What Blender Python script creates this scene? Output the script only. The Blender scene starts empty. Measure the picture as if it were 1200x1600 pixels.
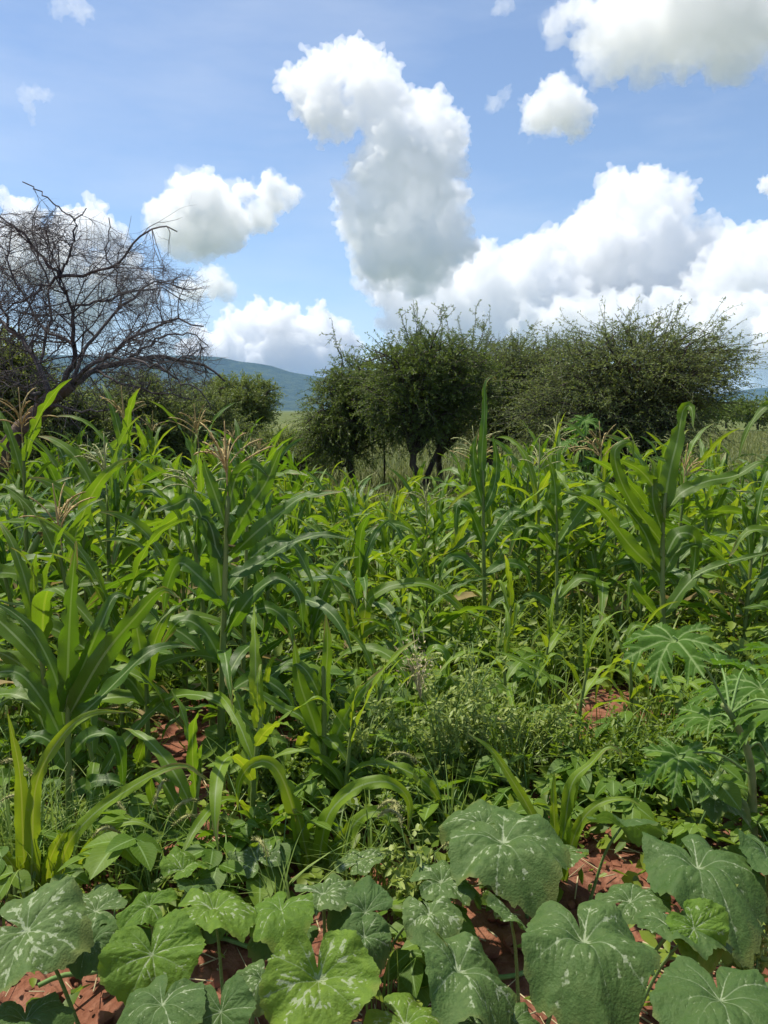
import bpy, math, random
import numpy as np
from mathutils import Vector, Matrix

# ------------------------------------------------------------------ camera, sky, sun, exposure
sc = bpy.context.scene
COL = sc.collection
RNG = np.random.default_rng(7)
random.seed(7)
CAM_H, PITCH, F = 1.6, math.radians(7.5), 1208.0       # F: focal length in pixels of the 1200x1600 photo

cam_d = bpy.data.cameras.new('camera')
cam = bpy.data.objects.new('camera', cam_d); COL.objects.link(cam)
cam.location = (0, 0, CAM_H)
cam.rotation_euler = (math.radians(90) - PITCH, 0, 0)
cam_d.sensor_fit = 'VERTICAL'
cam_d.angle_y = 2 * math.atan(800 / F)
cam_d.clip_start = 0.05
cam_d.clip_end = 80000
sc.camera = cam

SUN_EL, SUN_AZ = math.radians(64), math.radians(-62)    # azimuth from straight ahead, negative = left
sun_dir = Vector((math.sin(SUN_AZ) * math.cos(SUN_EL), math.cos(SUN_AZ) * math.cos(SUN_EL), math.sin(SUN_EL)))

world = bpy.data.worlds.new('World'); sc.world = world
world.use_nodes = True
wn, wl = world.node_tree.nodes, world.node_tree.links
wn.clear()
w_out = wn.new('ShaderNodeOutputWorld'); w_bg = wn.new('ShaderNodeBackground')
w_sky = wn.new('ShaderNodeTexSky'); w_sky.sky_type = 'NISHITA'; w_sky.sun_disc = False
w_sky.sun_elevation = SUN_EL; w_sky.sun_rotation = SUN_AZ
w_sky.altitude = 900; w_sky.air_density = 1.0; w_sky.dust_density = 0.6; w_sky.ozone_density = 3.0
w_bg.inputs['Strength'].default_value = 0.11
# thin high cirrus veil, stretched noise over the whole sky
w_tc = wn.new('ShaderNodeTexCoord'); w_map = wn.new('ShaderNodeMapping')
w_map.inputs['Scale'].default_value = (1.3, 1.3, 5.0); w_map.inputs['Rotation'].default_value = (0.25, 0.35, 0.2)
w_noise = wn.new('ShaderNodeTexNoise'); w_noise.inputs['Scale'].default_value = 1.7
w_noise.inputs['Detail'].default_value = 6; w_noise.inputs['Roughness'].default_value = 0.55
w_ramp = wn.new('ShaderNodeMapRange')
w_ramp.inputs['From Min'].default_value = 0.42; w_ramp.inputs['From Max'].default_value = 0.78
w_ramp.inputs['To Min'].default_value = 0.05; w_ramp.inputs['To Max'].default_value = 0.38
w_mix = wn.new('ShaderNodeMix'); w_mix.data_type = 'RGBA'
w_mix.inputs['B'].default_value = (6.0, 6.3, 6.8, 1)
wl.new(w_tc.outputs['Generated'], w_map.inputs['Vector']); wl.new(w_map.outputs['Vector'], w_noise.inputs['Vector'])
wl.new(w_noise.outputs['Fac'], w_ramp.inputs['Value']); wl.new(w_ramp.outputs['Result'], w_mix.inputs['Factor'])
wl.new(w_sky.outputs['Color'], w_mix.inputs['A']); wl.new(w_mix.outputs['Result'], w_bg.inputs['Color'])
wl.new(w_bg.outputs['Background'], w_out.inputs['Surface'])

sun_l = bpy.data.lights.new('sun', 'SUN'); sun_l.energy = 4.35; sun_l.angle = math.radians(1.5)
sun_l.color = (1.0, 0.93, 0.80)
sun = bpy.data.objects.new('sun', sun_l); COL.objects.link(sun)
sun.rotation_euler = sun_dir.to_track_quat('Z', 'Y').to_euler()

sc.view_settings.view_transform = 'Standard'
sc.view_settings.look = 'None'
sc.view_settings.exposure = 0.6
sc.view_settings.gamma = 1.0
sc.cycles.max_bounces = 28
sc.cycles.diffuse_bounces = 4
sc.cycles.glossy_bounces = 2
sc.cycles.transmission_bounces = 4
sc.cycles.volume_bounces = 26
sc.cycles.transparent_max_bounces = 8
sc.cycles.use_denoising = True
sc.cycles.caustics_reflective = False
sc.cycles.caustics_refractive = False

# ------------------------------------------------------------------ helpers
CP, SP = math.cos(PITCH), math.sin(PITCH)
def ray(px, py):
    a, b = (px - 600) / F, -(py - 800) / F
    return np.array([a, CP + b * SP, -SP + b * CP])
def at(px, py, D):                       # the point seen at that pixel, D metres ahead
    d = ray(px, py); return np.array([0, 0, CAM_H]) + d * (D / d[1])
def at_z(px, py, z):                     # the point seen at that pixel, at height z
    d = ray(px, py); return np.array([0, 0, CAM_H]) + d * ((z - CAM_H) / d[2])
def to_px(p):
    v = np.asarray(p, float) - np.array([0, 0, CAM_H])
    f = v[1] * CP - v[2] * SP; u = v[1] * SP + v[2] * CP
    return 600 + F * v[0] / f, 800 - F * u / f, f
def gz(x, y):                            # height of the field soil
    return 0.025 * np.sin(1.7 * x + 0.6 * y) + 0.03 * np.sin(2.3 * y + 1.1) * np.cos(0.9 * x)

def nrm(v):
    v = np.asarray(v, float); n = np.linalg.norm(v, axis=-1, keepdims=True)
    return v / np.maximum(n, 1e-9)

class MB:
    """collects quads and triangles; build() links them as one mesh"""
    def __init__(s): s.v = []; s.q = []; s.t = []; s.n = 0; s.uv = []; s.at = []
    def add(s, V, Q=None, T=None, uv=None, rnd=0.5):
        V = np.asarray(V, float).reshape(-1, 3)
        s.v.append(V)
        if Q is not None and len(Q): s.q.append(np.asarray(Q, int) + s.n)
        if T is not None and len(T): s.t.append(np.asarray(T, int) + s.n)
        s.uv.append(np.zeros((len(V), 2)) if uv is None else np.asarray(uv, float))
        s.at.append(np.full(len(V), rnd) if np.isscalar(rnd) else np.asarray(rnd, float))
        s.n += len(V)
    def tube(s, P, R, sides=5, rnd=0.5, cap=True):
        P = np.asarray(P, float); n = len(P)
        R = np.full(n, R) if np.isscalar(R) else np.asarray(R, float)
        T = nrm(np.gradient(P, axis=0))
        ref = np.array([0.31, 0.17, 0.93]) if abs(T[0][2]) < 0.9 else np.array([1.0, 0.1, 0])
        A = nrm(np.cross(T, ref)); B = np.cross(T, A)
        th = np.arange(sides) * 2 * math.pi / sides
        V = P[:, None] + R[:, None, None] * (np.cos(th)[None, :, None] * A[:, None] + np.sin(th)[None, :, None] * B[:, None])
        V = V.reshape(-1, 3)
        i = np.arange(n - 1)[:, None] * sides; j = np.arange(sides)[None]
        k = (j + 1) % sides
        Q = np.stack([i + j, i + k, i + sides + k, i + sides + j], -1).reshape(-1, 4)
        tri = None
        if cap and sides > 2:
            e = (n - 1) * sides
            tri = [(e, e + a, e + a + 1) for a in range(1, sides - 1)]
        uv = np.stack([np.tile(np.arange(sides) / sides, n), np.repeat(np.linspace(0, 1, n), sides)], -1)
        s.add(V, Q, tri, uv, rnd)
    def diamonds(s, P, D, N, L, Wd, rnd, bend=0.0):
        """leaf-shaped quads: base P, direction D, normal N, length L, width Wd (arrays)"""
        S = nrm(np.cross(D, N)); n = len(P)
        L = np.broadcast_to(L, n)[:, None]; Wd = np.broadcast_to(Wd, n)[:, None]
        m = P + D * L * 0.45 + N * L * bend
        V = np.stack([P, m + S * Wd * 0.5, P + D * L, m - S * Wd * 0.5], 1).reshape(-1, 3)
        Q = np.arange(4 * n).reshape(n, 4)
        uv = np.tile(np.array([[.5, 0], [1, .5], [.5, 1], [0, .5]]), (n, 1))
        s.add(V, Q, None, uv, np.repeat(np.broadcast_to(rnd, n), 4))
    def ovates(s, P, D, N, L, Wd, rnd, fold=0.25):
        S = nrm(np.cross(D, N)); N = np.cross(S, D); n = len(P)
        L = np.broadcast_to(L, n)[:, None]; W = np.broadcast_to(Wd, n)[:, None] * 0.5
        a, b = P + D * L * 0.30 + N * W * fold, P + D * L * 0.68 + N * W * fold * 0.4 - N * L * 0.06
        V = np.stack([P, a + S * W, b + S * W * 0.75, P + D * L - N * L * 0.16, b - S * W * 0.75, a - S * W], 1).reshape(-1, 3)
        k = np.arange(n)[:, None] * 6
        Q = np.concatenate([k + np.array([[0, 1, 2, 3]]), k + np.array([[0, 3, 4, 5]])])
        uv = np.tile(np.array([[.5, 0], [1, .3], [.9, .7], [.5, 1], [.1, .7], [0, .3]]), (n, 1))
        s.add(V, Q, None, uv, np.repeat(np.broadcast_to(rnd, n), 6))
    def mesh(s, name, mat=None, smooth=True):
        V = np.concatenate(s.v); uv = np.concatenate(s.uv); at_ = np.concatenate(s.at)
        q = np.concatenate(s.q) if s.q else np.zeros((0, 4), int)
        t = np.concatenate(s.t) if s.t else np.zeros((0, 3), int)
        me = bpy.data.meshes.new(name)
        loops = np.concatenate([q.ravel(), t.ravel()])
        me.vertices.add(len(V)); me.vertices.foreach_set('co', V.ravel().astype('f4'))
        me.loops.add(len(loops)); me.loops.foreach_set('vertex_index', loops.astype('i4'))
        me.polygons.add(len(q) + len(t))
        st = np.concatenate([np.arange(len(q)) * 4, len(q) * 4 + np.arange(len(t)) * 3])
        me.polygons.foreach_set('loop_start', st.astype('i4'))
        me.polygons.foreach_set('use_smooth', np.full(len(q) + len(t), smooth))
        u = me.uv_layers.new(name='UVMap'); u.data.foreach_set('uv', uv[loops].ravel().astype('f4'))
        a = me.attributes.new('rnd', 'FLOAT', 'POINT'); a.data.foreach_set('value', at_.astype('f4'))
        me.update(calc_edges=True); me.validate()
        if mat: me.materials.append(mat)
        return me
    def build(s, name, mat, parent=None, loc=None, smooth=True, **kw):
        return obj(name, s.mesh(name, mat, smooth), parent, loc, **kw)

def obj(name, me, parent=None, loc=None, M=None, **kw):
    o = bpy.data.objects.new(name, me); COL.objects.link(o)
    if parent is not None: o.parent = parent
    if M is not None: o.matrix_basis = M
    elif loc is not None: o.location = loc
    for k, v in kw.items(): o[k] = v
    return o
def thing(name, loc, label, category, group=None, rz=0.0):
    o = bpy.data.objects.new(name, None); COL.objects.link(o)
    o.empty_display_size = 0.1
    o.location = loc; o.rotation_euler = (0, 0, rz)
    o['label'] = label; o['category'] = category
    if group: o['group'] = group
    return o
def spline(P, n):
    """Catmull-Rom through the points, n samples"""
    P = np.asarray(P, float)
    if len(P) == 2: return P[0] + (P[1] - P[0]) * np.linspace(0, 1, n)[:, None]
    X = np.concatenate([[2 * P[0] - P[1]], P, [2 * P[-1] - P[-2]]])
    seg = np.linalg.norm(np.diff(P, axis=0), axis=1); cum = np.concatenate([[0], np.cumsum(seg)]); cum /= cum[-1]
    out = []
    for u in np.linspace(0, 1, n):
        i = min(int(np.searchsorted(cum, u, 'right')) - 1, len(P) - 2); i = max(i, 0)
        t = (u - cum[i]) / max(cum[i + 1] - cum[i], 1e-9)
        a, b, c, d = X[i], X[i + 1], X[i + 2], X[i + 3]
        out.append(0.5 * ((2 * b) + (-a + c) * t + (2 * a - 5 * b + 4 * c - d) * t * t + (-a + 3 * b - 3 * c + d) * t ** 3))
    return np.array(out)
def rot_m(az, tilt=0.0, roll=0.0, s=1.0, loc=(0, 0, 0)):
    return Matrix.Translation(Vector(loc)) @ Matrix.Rotation(az, 4, 'Z') @ Matrix.Rotation(tilt, 4, 'Y') @ Matrix.Rotation(roll, 4, 'X') @ Matrix.Scale(s, 4)

# ------------------------------------------------------------------ materials
def new_mat(name):
    m = bpy.data.materials.new(name); m.use_nodes = True
    m.node_tree.nodes.clear()
    return m, m.node_tree.nodes, m.node_tree.links
def N(nodes, t, **kw):
    n = nodes.new(t)
    for k, v in kw.items():
        if k in n.inputs: n.inputs[k].default_value = v
        else: setattr(n, k, v)
    return n
def mixc(nodes, links, fac, a, b, blend='MIX'):
    m = nodes.new('ShaderNodeMix'); m.data_type = 'RGBA'; m.blend_type = blend
    for key, val in (('Factor', fac), ('A', a), ('B', b)):
        if isinstance(val, (int, float)): m.inputs[key].default_value = val
        elif isinstance(val, tuple): m.inputs[key].default_value = (*val, 1) if len(val) == 3 else val
        else: links.new(val, m.inputs[key])
    return m.outputs['Result']
def math_(nodes, links, op, a, b=None, clamp=False):
    m = nodes.new('ShaderNodeMath'); m.operation = op; m.use_clamp = clamp
    for i, val in enumerate((a, b)):
        if val is None: continue
        if isinstance(val, (int, float)): m.inputs[i].default_value = val
        else: links.new(val, m.inputs[i])
    return m.outputs[0]
def ramp_(nodes, links, v, lo, hi, a=0.0, b=1.0):
    m = nodes.new('ShaderNodeMapRange'); m.interpolation_type = 'SMOOTHSTEP'
    links.new(v, m.inputs['Value'])
    m.inputs['From Min'].default_value = lo; m.inputs['From Max'].default_value = hi
    m.inputs['To Min'].default_value = a; m.inputs['To Max'].default_value = b
    return m.outputs['Result']

def leaf_material(name, dark, light, trans, tw=0.35, rough=0.42, kind='plain', use_attr=False, spec=0.4, nscale=9.0):
    m, ns, ls = new_mat(name)
    out = N(ns, 'ShaderNodeOutputMaterial'); pr = N(ns, 'ShaderNodeBsdfPrincipled'); tr = N(ns, 'ShaderNodeBsdfTranslucent')
    mx = N(ns, 'ShaderNodeMixShader'); mx.inputs[0].default_value = tw
    tc = N(ns, 'ShaderNodeTexCoord'); no = N(ns, 'ShaderNodeTexNoise', Scale=nscale, Detail=4.0)
    ls.new(tc.outputs['Object'], no.inputs['Vector'])
    if use_attr:
        r = N(ns, 'ShaderNodeAttribute', attribute_name='rnd').outputs['Fac']
    else:
        r = N(ns, 'ShaderNodeObjectInfo').outputs['Random']
    f = math_(ns, ls, 'ADD', math_(ns, ls, 'MULTIPLY', r, 0.65), math_(ns, ls, 'MULTIPLY', no.outputs['Fac'], 0.5))
    f = ramp_(ns, ls, f, 0.18, 0.95)
    c = mixc(ns, ls, f, dark, light)
    tcol = trans
    if kind == 'maize':
        uv = N(ns, 'ShaderNodeSeparateXYZ'); ls.new(tc.outputs['UV'], uv.inputs[0])
        d = math_(ns, ls, 'ABSOLUTE', math_(ns, ls, 'SUBTRACT', uv.outputs['X'], 0.5))
        wv = math_(ns, ls, 'SINE', math_(ns, ls, 'MULTIPLY', uv.outputs['X'], 95.0))
        c = mixc(ns, ls, math_(ns, ls, 'MULTIPLY', math_(ns, ls, 'ADD', wv, 1.0), 0.10), c, (light[0] * 1.5, light[1] * 1.35, light[2] * 1.6))
        # dry tips and edges on some leaves
        n2 = N(ns, 'ShaderNodeTexNoise', Scale=5.0, Detail=5.0); ls.new(tc.outputs['Object'], n2.inputs['Vector'])
        edge = math_(ns, ls, 'ADD', math_(ns, ls, 'MULTIPLY', uv.outputs['Y'], 0.72), math_(ns, ls, 'ADD', math_(ns, ls, 'MULTIPLY', d, 0.35), math_(ns, ls, 'MULTIPLY', n2.outputs['Fac'], 0.45)))
        edge = math_(ns, ls, 'ADD', edge, math_(ns, ls, 'MULTIPLY', r, 0.16))
        dry = ramp_(ns, ls, edge, 1.06, 1.20)
        c = mixc(ns, ls, dry, c, (0.30, 0.24, 0.09))
        n3 = N(ns, 'ShaderNodeTexNoise', Scale=42.0, Detail=2.0); ls.new(tc.outputs['Object'], n3.inputs['Vector'])
        spot = ramp_(ns, ls, n3.outputs['Fac'], 0.70, 0.76, 0.0, 0.5)
        c = mixc(ns, ls, spot, c, (0.24, 0.24, 0.10))
        mid = ramp_(ns, ls, d, 0.03, 0.075, 0.75, 0.0)
        c = mixc(ns, ls, mid, c, (0.30, 0.40, 0.17))
        bm = N(ns, 'ShaderNodeBump', Strength=0.25, Distance=0.002); ls.new(wv, bm.inputs['Height'])
        ls.new(bm.outputs[0], pr.inputs['Normal'])
        tcol = mixc(ns, ls, mid, trans, (trans[0] * 1.5, trans[1] * 1.2, trans[2] * 1.5))
        tcol = mixc(ns, ls, dry, tcol, (0.3, 0.22, 0.06))
    elif kind == 'pumpkin':
        at_ = N(ns, 'ShaderNodeAttribute', attribute_name='rnd').outputs['Fac']     # distance to the nearest vein
        n2 = N(ns, 'ShaderNodeTexNoise', Scale=6.5, Detail=3.0); ls.new(tc.outputs['Object'], n2.inputs['Vector'])
        n3 = N(ns, 'ShaderNodeTexNoise', Scale=30.0, Detail=4.0); ls.new(tc.outputs['Object'], n3.inputs['Vector'])
        ri = N(ns, 'ShaderNodeObjectInfo').outputs['Random']
        width = math_(ns, ls, 'MULTIPLY', ramp_(ns, ls, n2.outputs['Fac'], 0.44, 0.66), math_(ns, ls, 'ADD', math_(ns, ls, 'MULTIPLY', ri, 0.026), 0.010))
        sil = math_(ns, ls, 'SUBTRACT', width, math_(ns, ls, 'ADD', at_, math_(ns, ls, 'MULTIPLY', math_(ns, ls, 'SUBTRACT', n3.outputs['Fac'], 0.5), 0.024)))
        sil = ramp_(ns, ls, sil, -0.004, 0.008, 0.0, 0.78)
        line = ramp_(ns, ls, at_, 0.001, 0.013, 0.5, 0.0)
        c = mixc(ns, ls, math_(ns, ls, 'MAXIMUM', sil, line), c, (0.36, 0.42, 0.26))
        c = mixc(ns, ls, ramp_(ns, ls, n2.outputs['Fac'], 0.40, 0.62, 0.28, 0.0), c, (0.030, 0.085, 0.018))
        vl = N(ns, 'ShaderNodeVectorMath', operation='LENGTH'); ls.new(tc.outputs['UV'], vl.inputs[0])
        n4 = N(ns, 'ShaderNodeTexNoise', Scale=3.0, Detail=5.0); ls.new(tc.outputs['Object'], n4.inputs['Vector'])
        yel = ramp_(ns, ls, math_(ns, ls, 'ADD', vl.outputs['Value'], math_(ns, ls, 'ADD', math_(ns, ls, 'MULTIPLY', n4.outputs['Fac'], 0.6), math_(ns, ls, 'MULTIPLY', ri, 0.12))), 1.22, 1.40, 0.0, 0.3)
        c = mixc(ns, ls, yel, c, (0.26, 0.25, 0.07))
        bm = N(ns, 'ShaderNodeBump', Strength=0.35, Distance=0.011); ls.new(n3.outputs['Fac'], bm.inputs['Height'])
        ls.new(bm.outputs[0], pr.inputs['Normal'])
    elif kind == 'palmate':
        at_ = N(ns, 'ShaderNodeAttribute', attribute_name='rnd').outputs['Fac']
        c = mixc(ns, ls, ramp_(ns, ls, at_, 0.004, 0.022, 0.7, 0.0), c, (0.28, 0.38, 0.15))
        n3 = N(ns, 'ShaderNodeTexNoise', Scale=22.0, Detail=4.0); ls.new(tc.outputs['Object'], n3.inputs['Vector'])
        bm = N(ns, 'ShaderNodeBump', Strength=0.3, Distance=0.01); ls.new(n3.outputs['Fac'], bm.inputs['Height']); ls.new(bm.outputs[0], pr.inputs['Normal'])
    else:
        bm = N(ns, 'ShaderNodeBump', Strength=0.2, Distance=0.003)
        n3 = N(ns, 'ShaderNodeTexNoise', Scale=70.0, Detail=2.0); ls.new(tc.outputs['Object'], n3.inputs['Vector'])
        ls.new(n3.outputs['Fac'], bm.inputs['Height']); ls.new(bm.outputs[0], pr.inputs['Normal'])
        if kind == 'veined':
            uv = N(ns, 'ShaderNodeSeparateXYZ'); ls.new(tc.outputs['UV'], uv.inputs[0])
            d = math_(ns, ls, 'ABSOLUTE', math_(ns, ls, 'SUBTRACT', uv.outputs['X'], 0.5))
            mid = ramp_(ns, ls, d, 0.015, 0.05, 0.7, 0.0)
            sv = math_(ns, ls, 'SINE', math_(ns, ls, 'MULTIPLY', math_(ns, ls, 'SUBTRACT', uv.outputs['Y'], math_(ns, ls, 'MULTIPLY', d, 0.55)), 60.0))
            sv = ramp_(ns, ls, sv, 0.9, 1.0, 0.0, 0.3)
            c = mixc(ns, ls, math_(ns, ls, 'MAXIMUM', mid, sv), c, (0.26, 0.38, 0.14))
    if isinstance(c, tuple): pr.inputs['Base Color'].default_value = (*c, 1)
    else: ls.new(c, pr.inputs['Base Color'])
    if isinstance(tcol, tuple): tr.inputs['Color'].default_value = (*tcol, 1)
    else: ls.new(tcol, tr.inputs['Color'])
    pr.inputs['Roughness'].default_value = rough
    pr.inputs['Specular IOR Level'].default_value = spec
    ls.new(pr.outputs[0], mx.inputs[1]); ls.new(tr.outputs[0], mx.inputs[2]); ls.new(mx.outputs[0], out.inputs['Surface'])
    return m
def rough_material(name, a, b, scale=6.0, rough=0.85, bump=0.5, dist=0.02, stretch=(1, 1, 1)):
    m, ns, ls = new_mat(name)
    out = N(ns, 'ShaderNodeOutputMaterial'); pr = N(ns, 'ShaderNodeBsdfPrincipled', Roughness=rough)
    pr.inputs['Specular IOR Level'].default_value = 0.2
    tc = N(ns, 'ShaderNodeTexCoord'); mp = N(ns, 'ShaderNodeMapping', Scale=stretch)
    no = N(ns, 'ShaderNodeTexNoise', Scale=scale, Detail=7.0)
    ls.new(tc.outputs['Object'], mp.inputs[0]); ls.new(mp.outputs[0], no.inputs['Vector'])
    c = mixc(ns, ls, ramp_(ns, ls, no.outputs['Fac'], 0.3, 0.7), a, b)
    ls.new(c, pr.inputs['Base Color'])
    bm = N(ns, 'ShaderNodeBump', Strength=bump, Distance=dist); ls.new(no.outputs['Fac'], bm.inputs['Height'])
    ls.new(bm.outputs[0], pr.inputs['Normal']); ls.new(pr.outputs[0], out.inputs['Surface'])
    return m

MAT = {}
MAT['maize_dark'] = leaf_material('maize_dark', (0.0351, 0.0900, 0.0084), (0.0725, 0.1519, 0.0140), (0.1615, 0.3208, 0.0095), 0.35, 0.42, 'maize', spec=0.36)
MAT['maize'] = leaf_material('maize', (0.0514, 0.1127, 0.0084), (0.1136, 0.2013, 0.0154), (0.2311, 0.3915, 0.0126), 0.38, 0.42, 'maize', spec=0.36)
MAT['maize_young'] = leaf_material('maize_young', (0.1052, 0.1968, 0.0108), (0.1881, 0.2979, 0.0203), (0.3390, 0.4583, 0.0152), 0.42, 0.44, 'maize', spec=0.36)
MAT['maize_dry'] = leaf_material('maize_dry', (0.18, 0.14, 0.06), (0.34, 0.27, 0.13), (0.4, 0.3, 0.1), 0.3, 0.7, 'plain', spec=0.15)
MAT['stalk'] = rough_material('stalk', (0.10, 0.15, 0.03), (0.21, 0.26, 0.075), 14, 0.5, 0.2, 0.005, (1, 1, 0.2))
MAT['tassel_pale'] = rough_material('tassel_pale', (0.24, 0.27, 0.10), (0.38, 0.38, 0.18), 60, 0.8, 0.4, 0.004)
MAT['tassel_brown'] = rough_material('tassel_brown', (0.29, 0.20, 0.075), (0.50, 0.40, 0.18), 40, 0.8, 0.4, 0.004)
MAT['husk'] = rough_material('husk', (0.10, 0.17, 0.05), (0.20, 0.28, 0.08), 12, 0.6, 0.3, 0.004, (1, 1, 0.15))
MAT['silk'] = rough_material('silk', (0.16, 0.06, 0.03), (0.32, 0.17, 0.07), 30, 0.6)
MAT['pumpkin'] = leaf_material('pumpkin_leaf', (0.064, 0.118, 0.030), (0.112, 0.172, 0.050), (0.16, 0.31, 0.03), 0.24, 0.62, 'pumpkin', spec=0.2)
MAT['pumpkin_young'] = leaf_material('pumpkin_leaf_young', (0.0943, 0.1814, 0.0190), (0.1498, 0.2454, 0.0286), (0.2673, 0.4318, 0.0183), 0.32, 0.62, 'pumpkin', spec=0.2)
MAT['petiole'] = rough_material('petiole', (0.11, 0.20, 0.05), (0.18, 0.27, 0.09), 20, 0.6, 0.3, 0.003)
MAT['papaya'] = leaf_material('papaya_leaf', (0.042, 0.105, 0.016), (0.078, 0.155, 0.024), (0.17, 0.36, 0.02), 0.34, 0.62, 'palmate', spec=0.12)
MAT['papaya_stem'] = rough_material('papaya_stem', (0.11, 0.16, 0.045), (0.19, 0.23, 0.08), 18, 0.7, 0.4, 0.006)
MAT['bean'] = leaf_material('bean_leaf', (0.0585, 0.1238, 0.0098), (0.1346, 0.2194, 0.0196), (0.2261, 0.3933, 0.0126), 0.34, 0.5, 'veined', spec=0.22)
MAT['weed'] = leaf_material('weed_leaf', (0.19, 0.26, 0.05), (0.34, 0.4, 0.12), (0.38, 0.48, 0.08), 0.35, 0.5, 'plain', use_attr=True)
MAT['cover'] = leaf_material('cover_leaf', (0.0679, 0.1247, 0.0105), (0.1852, 0.2494, 0.0263), (0.2726, 0.4042, 0.0203), 0.34, 0.5, 'plain', use_attr=True)
MAT['grass'] = leaf_material('grass_blade', (0.1076, 0.1955, 0.0300), (0.2512, 0.3450, 0.0750), (0.2947, 0.4142, 0.0630), 0.35, 0.5, 'plain', use_attr=True)
MAT['meadow'] = leaf_material('meadow_blade', (0.085, 0.115, 0.03), (0.21, 0.215, 0.075), (0.24, 0.27, 0.07), 0.3, 0.6, 'plain', use_attr=True)
MAT['seed'] = rough_material('seed_head', (0.20, 0.21, 0.07), (0.34, 0.33, 0.14), 60, 0.85, 0.6, 0.005)
MAT['acacia_dark'] = leaf_material('acacia_dark', (0.0585, 0.1000, 0.0184), (0.1365, 0.1938, 0.0391), (0.2033, 0.2875, 0.0362), 0.36, 0.55, 'plain', use_attr=True)
MAT['acacia_olive'] = leaf_material('acacia_olive', (0.0892, 0.1300, 0.0336), (0.1960, 0.2470, 0.0744), (0.2454, 0.3068, 0.0594), 0.36, 0.6, 'plain', use_attr=True)
MAT['acacia_light'] = leaf_material('acacia_light', (0.0975, 0.1438, 0.0286), (0.2080, 0.2500, 0.0660), (0.2512, 0.3220, 0.0495), 0.36, 0.55, 'plain', use_attr=True)
MAT['bark'] = rough_material('bark', (0.035, 0.026, 0.022), (0.10, 0.078, 0.062), 14, 0.9, 0.9, 0.03, (1, 1, 0.3))
MAT['twig'] = rough_material('twig', (0.065, 0.072, 0.04), (0.14, 0.145, 0.09), 14, 0.9, 0.5, 0.01)
MAT['bark_bare'] = rough_material('bark_bare', (0.050, 0.044, 0.046), (0.15, 0.135, 0.13), 12, 0.85, 0.9, 0.03, (1, 1, 0.4))
MAT['bark_red'] = rough_material('bark_red', (0.055, 0.040, 0.030), (0.16, 0.115, 0.085), 9, 0.9, 1.0, 0.04, (1, 1, 0.4))
MAT['soil'] = rough_material('soil_clod', (0.12, 0.045, 0.026), (0.27, 0.115, 0.066), 9, 0.95, 0.8, 0.02)
MAT['straw'] = rough_material('straw', (0.33, 0.27, 0.14), (0.50, 0.43, 0.26), 9, 0.8, 0.3, 0.003)

def ground_material():
    m, ns, ls = new_mat('ground')
    out = N(ns, 'ShaderNodeOutputMaterial'); pr = N(ns, 'ShaderNodeBsdfPrincipled', Roughness=0.95)
    pr.inputs['Specular IOR Level'].default_value = 0.15
    tc = N(ns, 'ShaderNodeTexCoord')
    n1 = N(ns, 'ShaderNodeTexNoise', Scale=2.5, Detail=8.0); n2 = N(ns, 'ShaderNodeTexNoise', Scale=24.0, Detail=6.0)
    n3 = N(ns, 'ShaderNodeTexNoise', Scale=0.12, Detail=6.0)
    for n in (n1, n2, n3): ls.new(tc.outputs['Object'], n.inputs['Vector'])
    soil = mixc(ns, ls, ramp_(ns, ls, n1.outputs['Fac'], 0.3, 0.7), (0.105, 0.040, 0.024), (0.23, 0.092, 0.052))
    soil = mixc(ns, ls, ramp_(ns, ls, n2.outputs['Fac'], 0.4, 0.65, 0.0, 0.6), soil, (0.29, 0.14, 0.09))
    grass = mixc(ns, ls, ramp_(ns, ls, n3.outputs['Fac'], 0.35, 0.65), (0.065, 0.095, 0.022), (0.135, 0.15, 0.045))
    xyz = N(ns, 'ShaderNodeSeparateXYZ'); ls.new(tc.outputs['Object'], xyz.inputs[0])
    edge = math_(ns, ls, 'ADD', xyz.outputs['Y'], math_(ns, ls, 'MULTIPLY', n1.outputs['Fac'], 3.0))
    c = mixc(ns, ls, ramp_(ns, ls, edge, 11.0, 14.0), soil, grass)
    ls.new(c, pr.inputs['Base Color'])
    bm = N(ns, 'ShaderNodeBump', Strength=0.9, Distance=0.03)
    ls.new(math_(ns, ls, 'ADD', n1.outputs['Fac'], n2.outputs['Fac']), bm.inputs['Height'])
    ls.new(bm.outputs[0], pr.inputs['Normal']); ls.new(pr.outputs[0], out.inputs['Surface'])
    return m

# ------------------------------------------------------------------ ground, mountain, far hill
def ground():
    n = 280
    u = np.linspace(-1, 1, n)
    ax = 1.6 * np.sinh(9.55 * u)
    X, Y = np.meshgrid(ax, ax + 3.0)
    fade = np.exp(-(np.hypot(X, Y - 4) / 14) ** 2)
    Z = gz(X, Y) * fade + 0.015 * fade * RNG.standard_normal(X.shape)
    r = np.hypot(X, Y)
    Z = Z + 1.2 * np.sin(X * 0.004 + 1) * np.sin(Y * 0.0035) * np.clip((r - 60) / 400, 0, 1) - 1.0 * np.clip((r - 30) / 200, 0, 1)
    V = np.stack([X, Y, Z], -1).reshape(-1, 3)
    i, j = np.meshgrid(np.arange(n - 1), np.arange(n - 1), indexing='ij')
    a = (i * n + j).ravel()
    mb = MB(); mb.add(V, np.stack([a, a + 1, a + n + 1, a + n], -1))
    o = mb.build('ground', ground_material()); o['kind'] = 'structure'
    return o
ground()

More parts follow.
